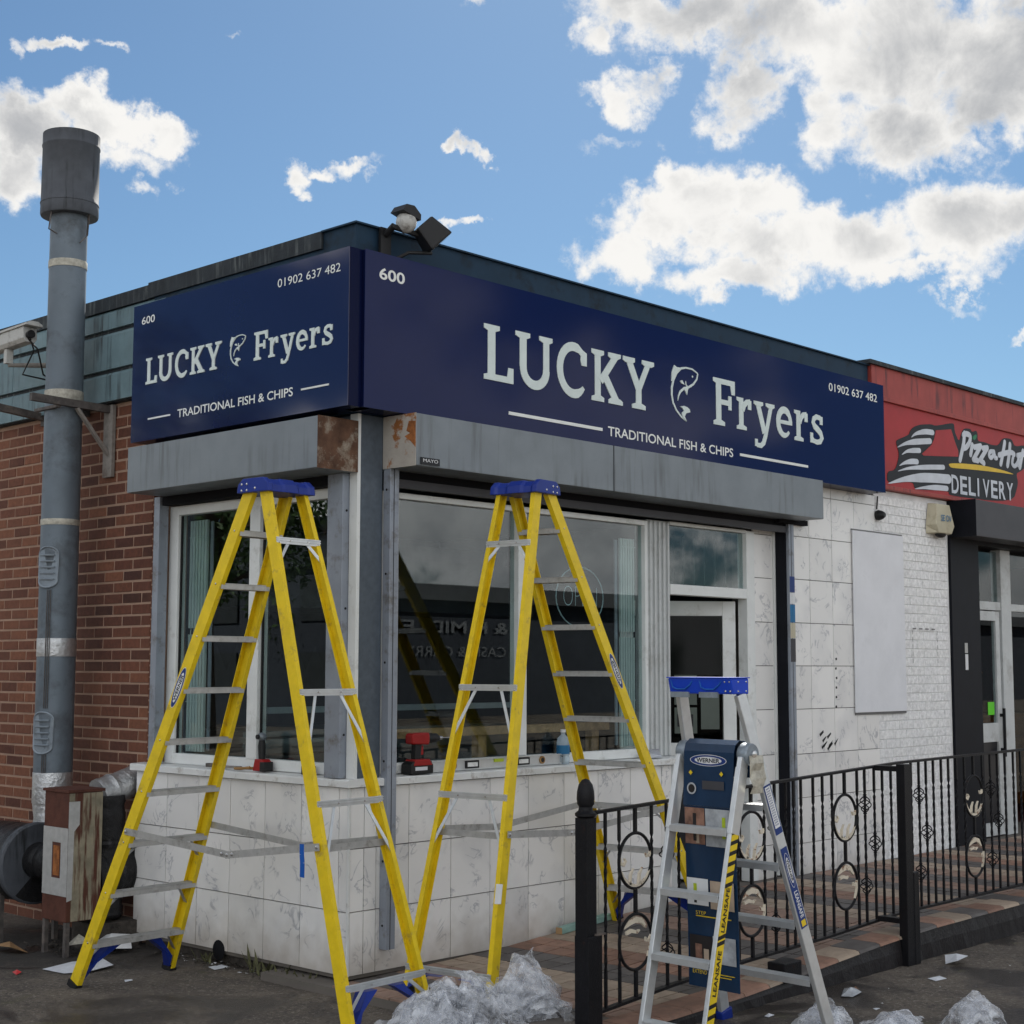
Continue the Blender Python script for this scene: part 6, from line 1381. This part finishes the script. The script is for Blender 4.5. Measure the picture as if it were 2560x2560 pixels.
for k in range(70):
    cx, cy = ((-.02, .78), (-.03, .5), (-.03, .3), (-.02, .64), (-.02, 1.25))[r.randrange(5)]; a = r.uniform(0, 6.28); l = r.uniform(.03, .09 if cy != .78 else .17); w = .006; b = V((cx+r.uniform(-.04, .03), cy+r.uniform(-.06, .06), G0)); tipv = V((math.cos(a)*l*.6, math.sin(a)*l*.6, l))
    s = V((-math.sin(a), math.cos(a), 0))*w; q.add([tuple(b-s), tuple(b+s), tuple(b+tipv*.6+s*1.4), tuple(b+tipv), tuple(b+tipv*.6-s*1.4)], [(0,1,2,3,4)])
tag(q.build('weeds', 'weed', recalc=False), 'straggly weeds growing at the foot of the side tiles', 'weeds', kind='stuff')

# ------------------------------------------------------------------ behind the photographer: seen only as reflections
op = thing('cash_and_carry', 'long dark single storey warehouse across the road, mirrored in the shop window', 'building', (40, -34, 0))
box('wall', 'opposite_wall', (8, -46, G0), (80, -32, 4.0), op); box('roof', 'opposite_roof', (7.5, -46.5, 4.001), (80.5, -31.6, 4.55), op); box('wall', 'opposite_wall', (-3, -48, G0), (7.9, -33, 3.5), op); box('roof', 'opposite_roof', (-3.4, -48.5, 3.501), (7.45, -32.7, 4.1), op)
for x in (12, 22, 45, 60): box('door', 'dark_soffit', (x, -31.99, G0), (x+3, -31.9, 2.8), op)
text('sign_text', 'J & K MIDLET', 'opposite_letter', op, (36, -31.98, 2.75), -X, Z, 6.6, .55, .03, .02); text('sign_text', 'CASH & CARRY', 'opposite_letter', op, (35.2, -31.98, 2.05), -X, Z, 5.0, .36, .03)
def tree(c, h, r_, seed, label):
    t = thing('broadleaf_tree', label, 'tree', c, 'trees beyond the car park'); r = random.Random(seed); c = V(c); q = MB()
    q.tube([tuple(c), tuple(c+Z*h*.3+X*.1), tuple(c+Z*h*.6)], [.22, .16, .08], 9); cl = []
    for k in range(16):
        a = r.uniform(0, 6.28); e = r.uniform(.35, 1); p = c+V((math.cos(a)*r_*r.uniform(.2, .8), math.sin(a)*r_*r.uniform(.2, .8), h*e*.92)); cl.append((p, r_*r.uniform(.28, .5))); q.tube([tuple(c+Z*h*r.uniform(.25, .5)), tuple(p)], [.07, .02], 5)
    q.build('trunk', 'bark', t); q = MB()
    for p, rr_ in cl:
        for k in range(230):
            d = V((r.gauss(0, 1), r.gauss(0, 1), r.gauss(0, .8))).normalized()*rr_*r.uniform(.5, 1.05); o = p+d; s = r.uniform(.06, .13); u_ = V((r.gauss(0, 1), r.gauss(0, 1), r.gauss(0, 1))).normalized(); w = u_.orthogonal().normalized()
            q.add([tuple(o-u_*s), tuple(o+w*s*.5), tuple(o+u_*s), tuple(o-w*s*.5)], [(0,1,2,3)])
    tag(q.build('crown', 'leaf_green', t, recalc=False), kind='stuff')
for x, y, h, r_, lab in ((-14.2, 21.5, 9.4, 2.6, 'nearest tall leafy tree on the verge beyond the side road'), (-17.5, 18.5, 7.6, 1.6, 'slim young leafy tree beside the nearest tall tree'), (-19.5, 21, 8.6, 2.4, 'tall rounded leafy tree in front of the long house row'), (-24, 30, 9.5, 3.0, 'broadest leafy tree, furthest behind the house row'), (-16.5, 27, 8.0, 2.0, 'narrow leafy tree at the far end of the house row'), (-27, 20, 8.2, 3.0, 'low spreading leafy tree behind the near end of the house row')):
    tree((x, y, G0), h, r_, int(x*3)+100, lab)
hr = thing('added_house_row', 'unseen row of dark houses, added to darken the reflection in the side window', 'building', (-26, 22, 0))  # unseen houses added to give the side window something dark to reflect
q = MB(); q.prism([(0, G0), (7, G0), (7, 4.6), (3.5, 6.4), (0, 4.6)], (-29.5, 2, 0), X, Z, Y, 0, 44); q.build('wall', 'opposite_wall', hr)
for sgn, nm in ((1, 0), (-1, 1)):
    q = MB(); x_ = -22.3 if sgn > 0 else -29.7; q.add([(x_, 1.8, 4.55), (x_, 46.2, 4.55), (-26, 46.2, 6.55), (-26, 1.8, 6.55)], [(0,1,2,3)]); q.build('roof', 'dark_coping', hr, recalc=False)
for i in range(9):
    for z in (.9, 3.0): box('window', 'interior_mid', (-22.49, 4+i*4.6, z), (-22.44, 5.6+i*4.6, z+1.2), hr)
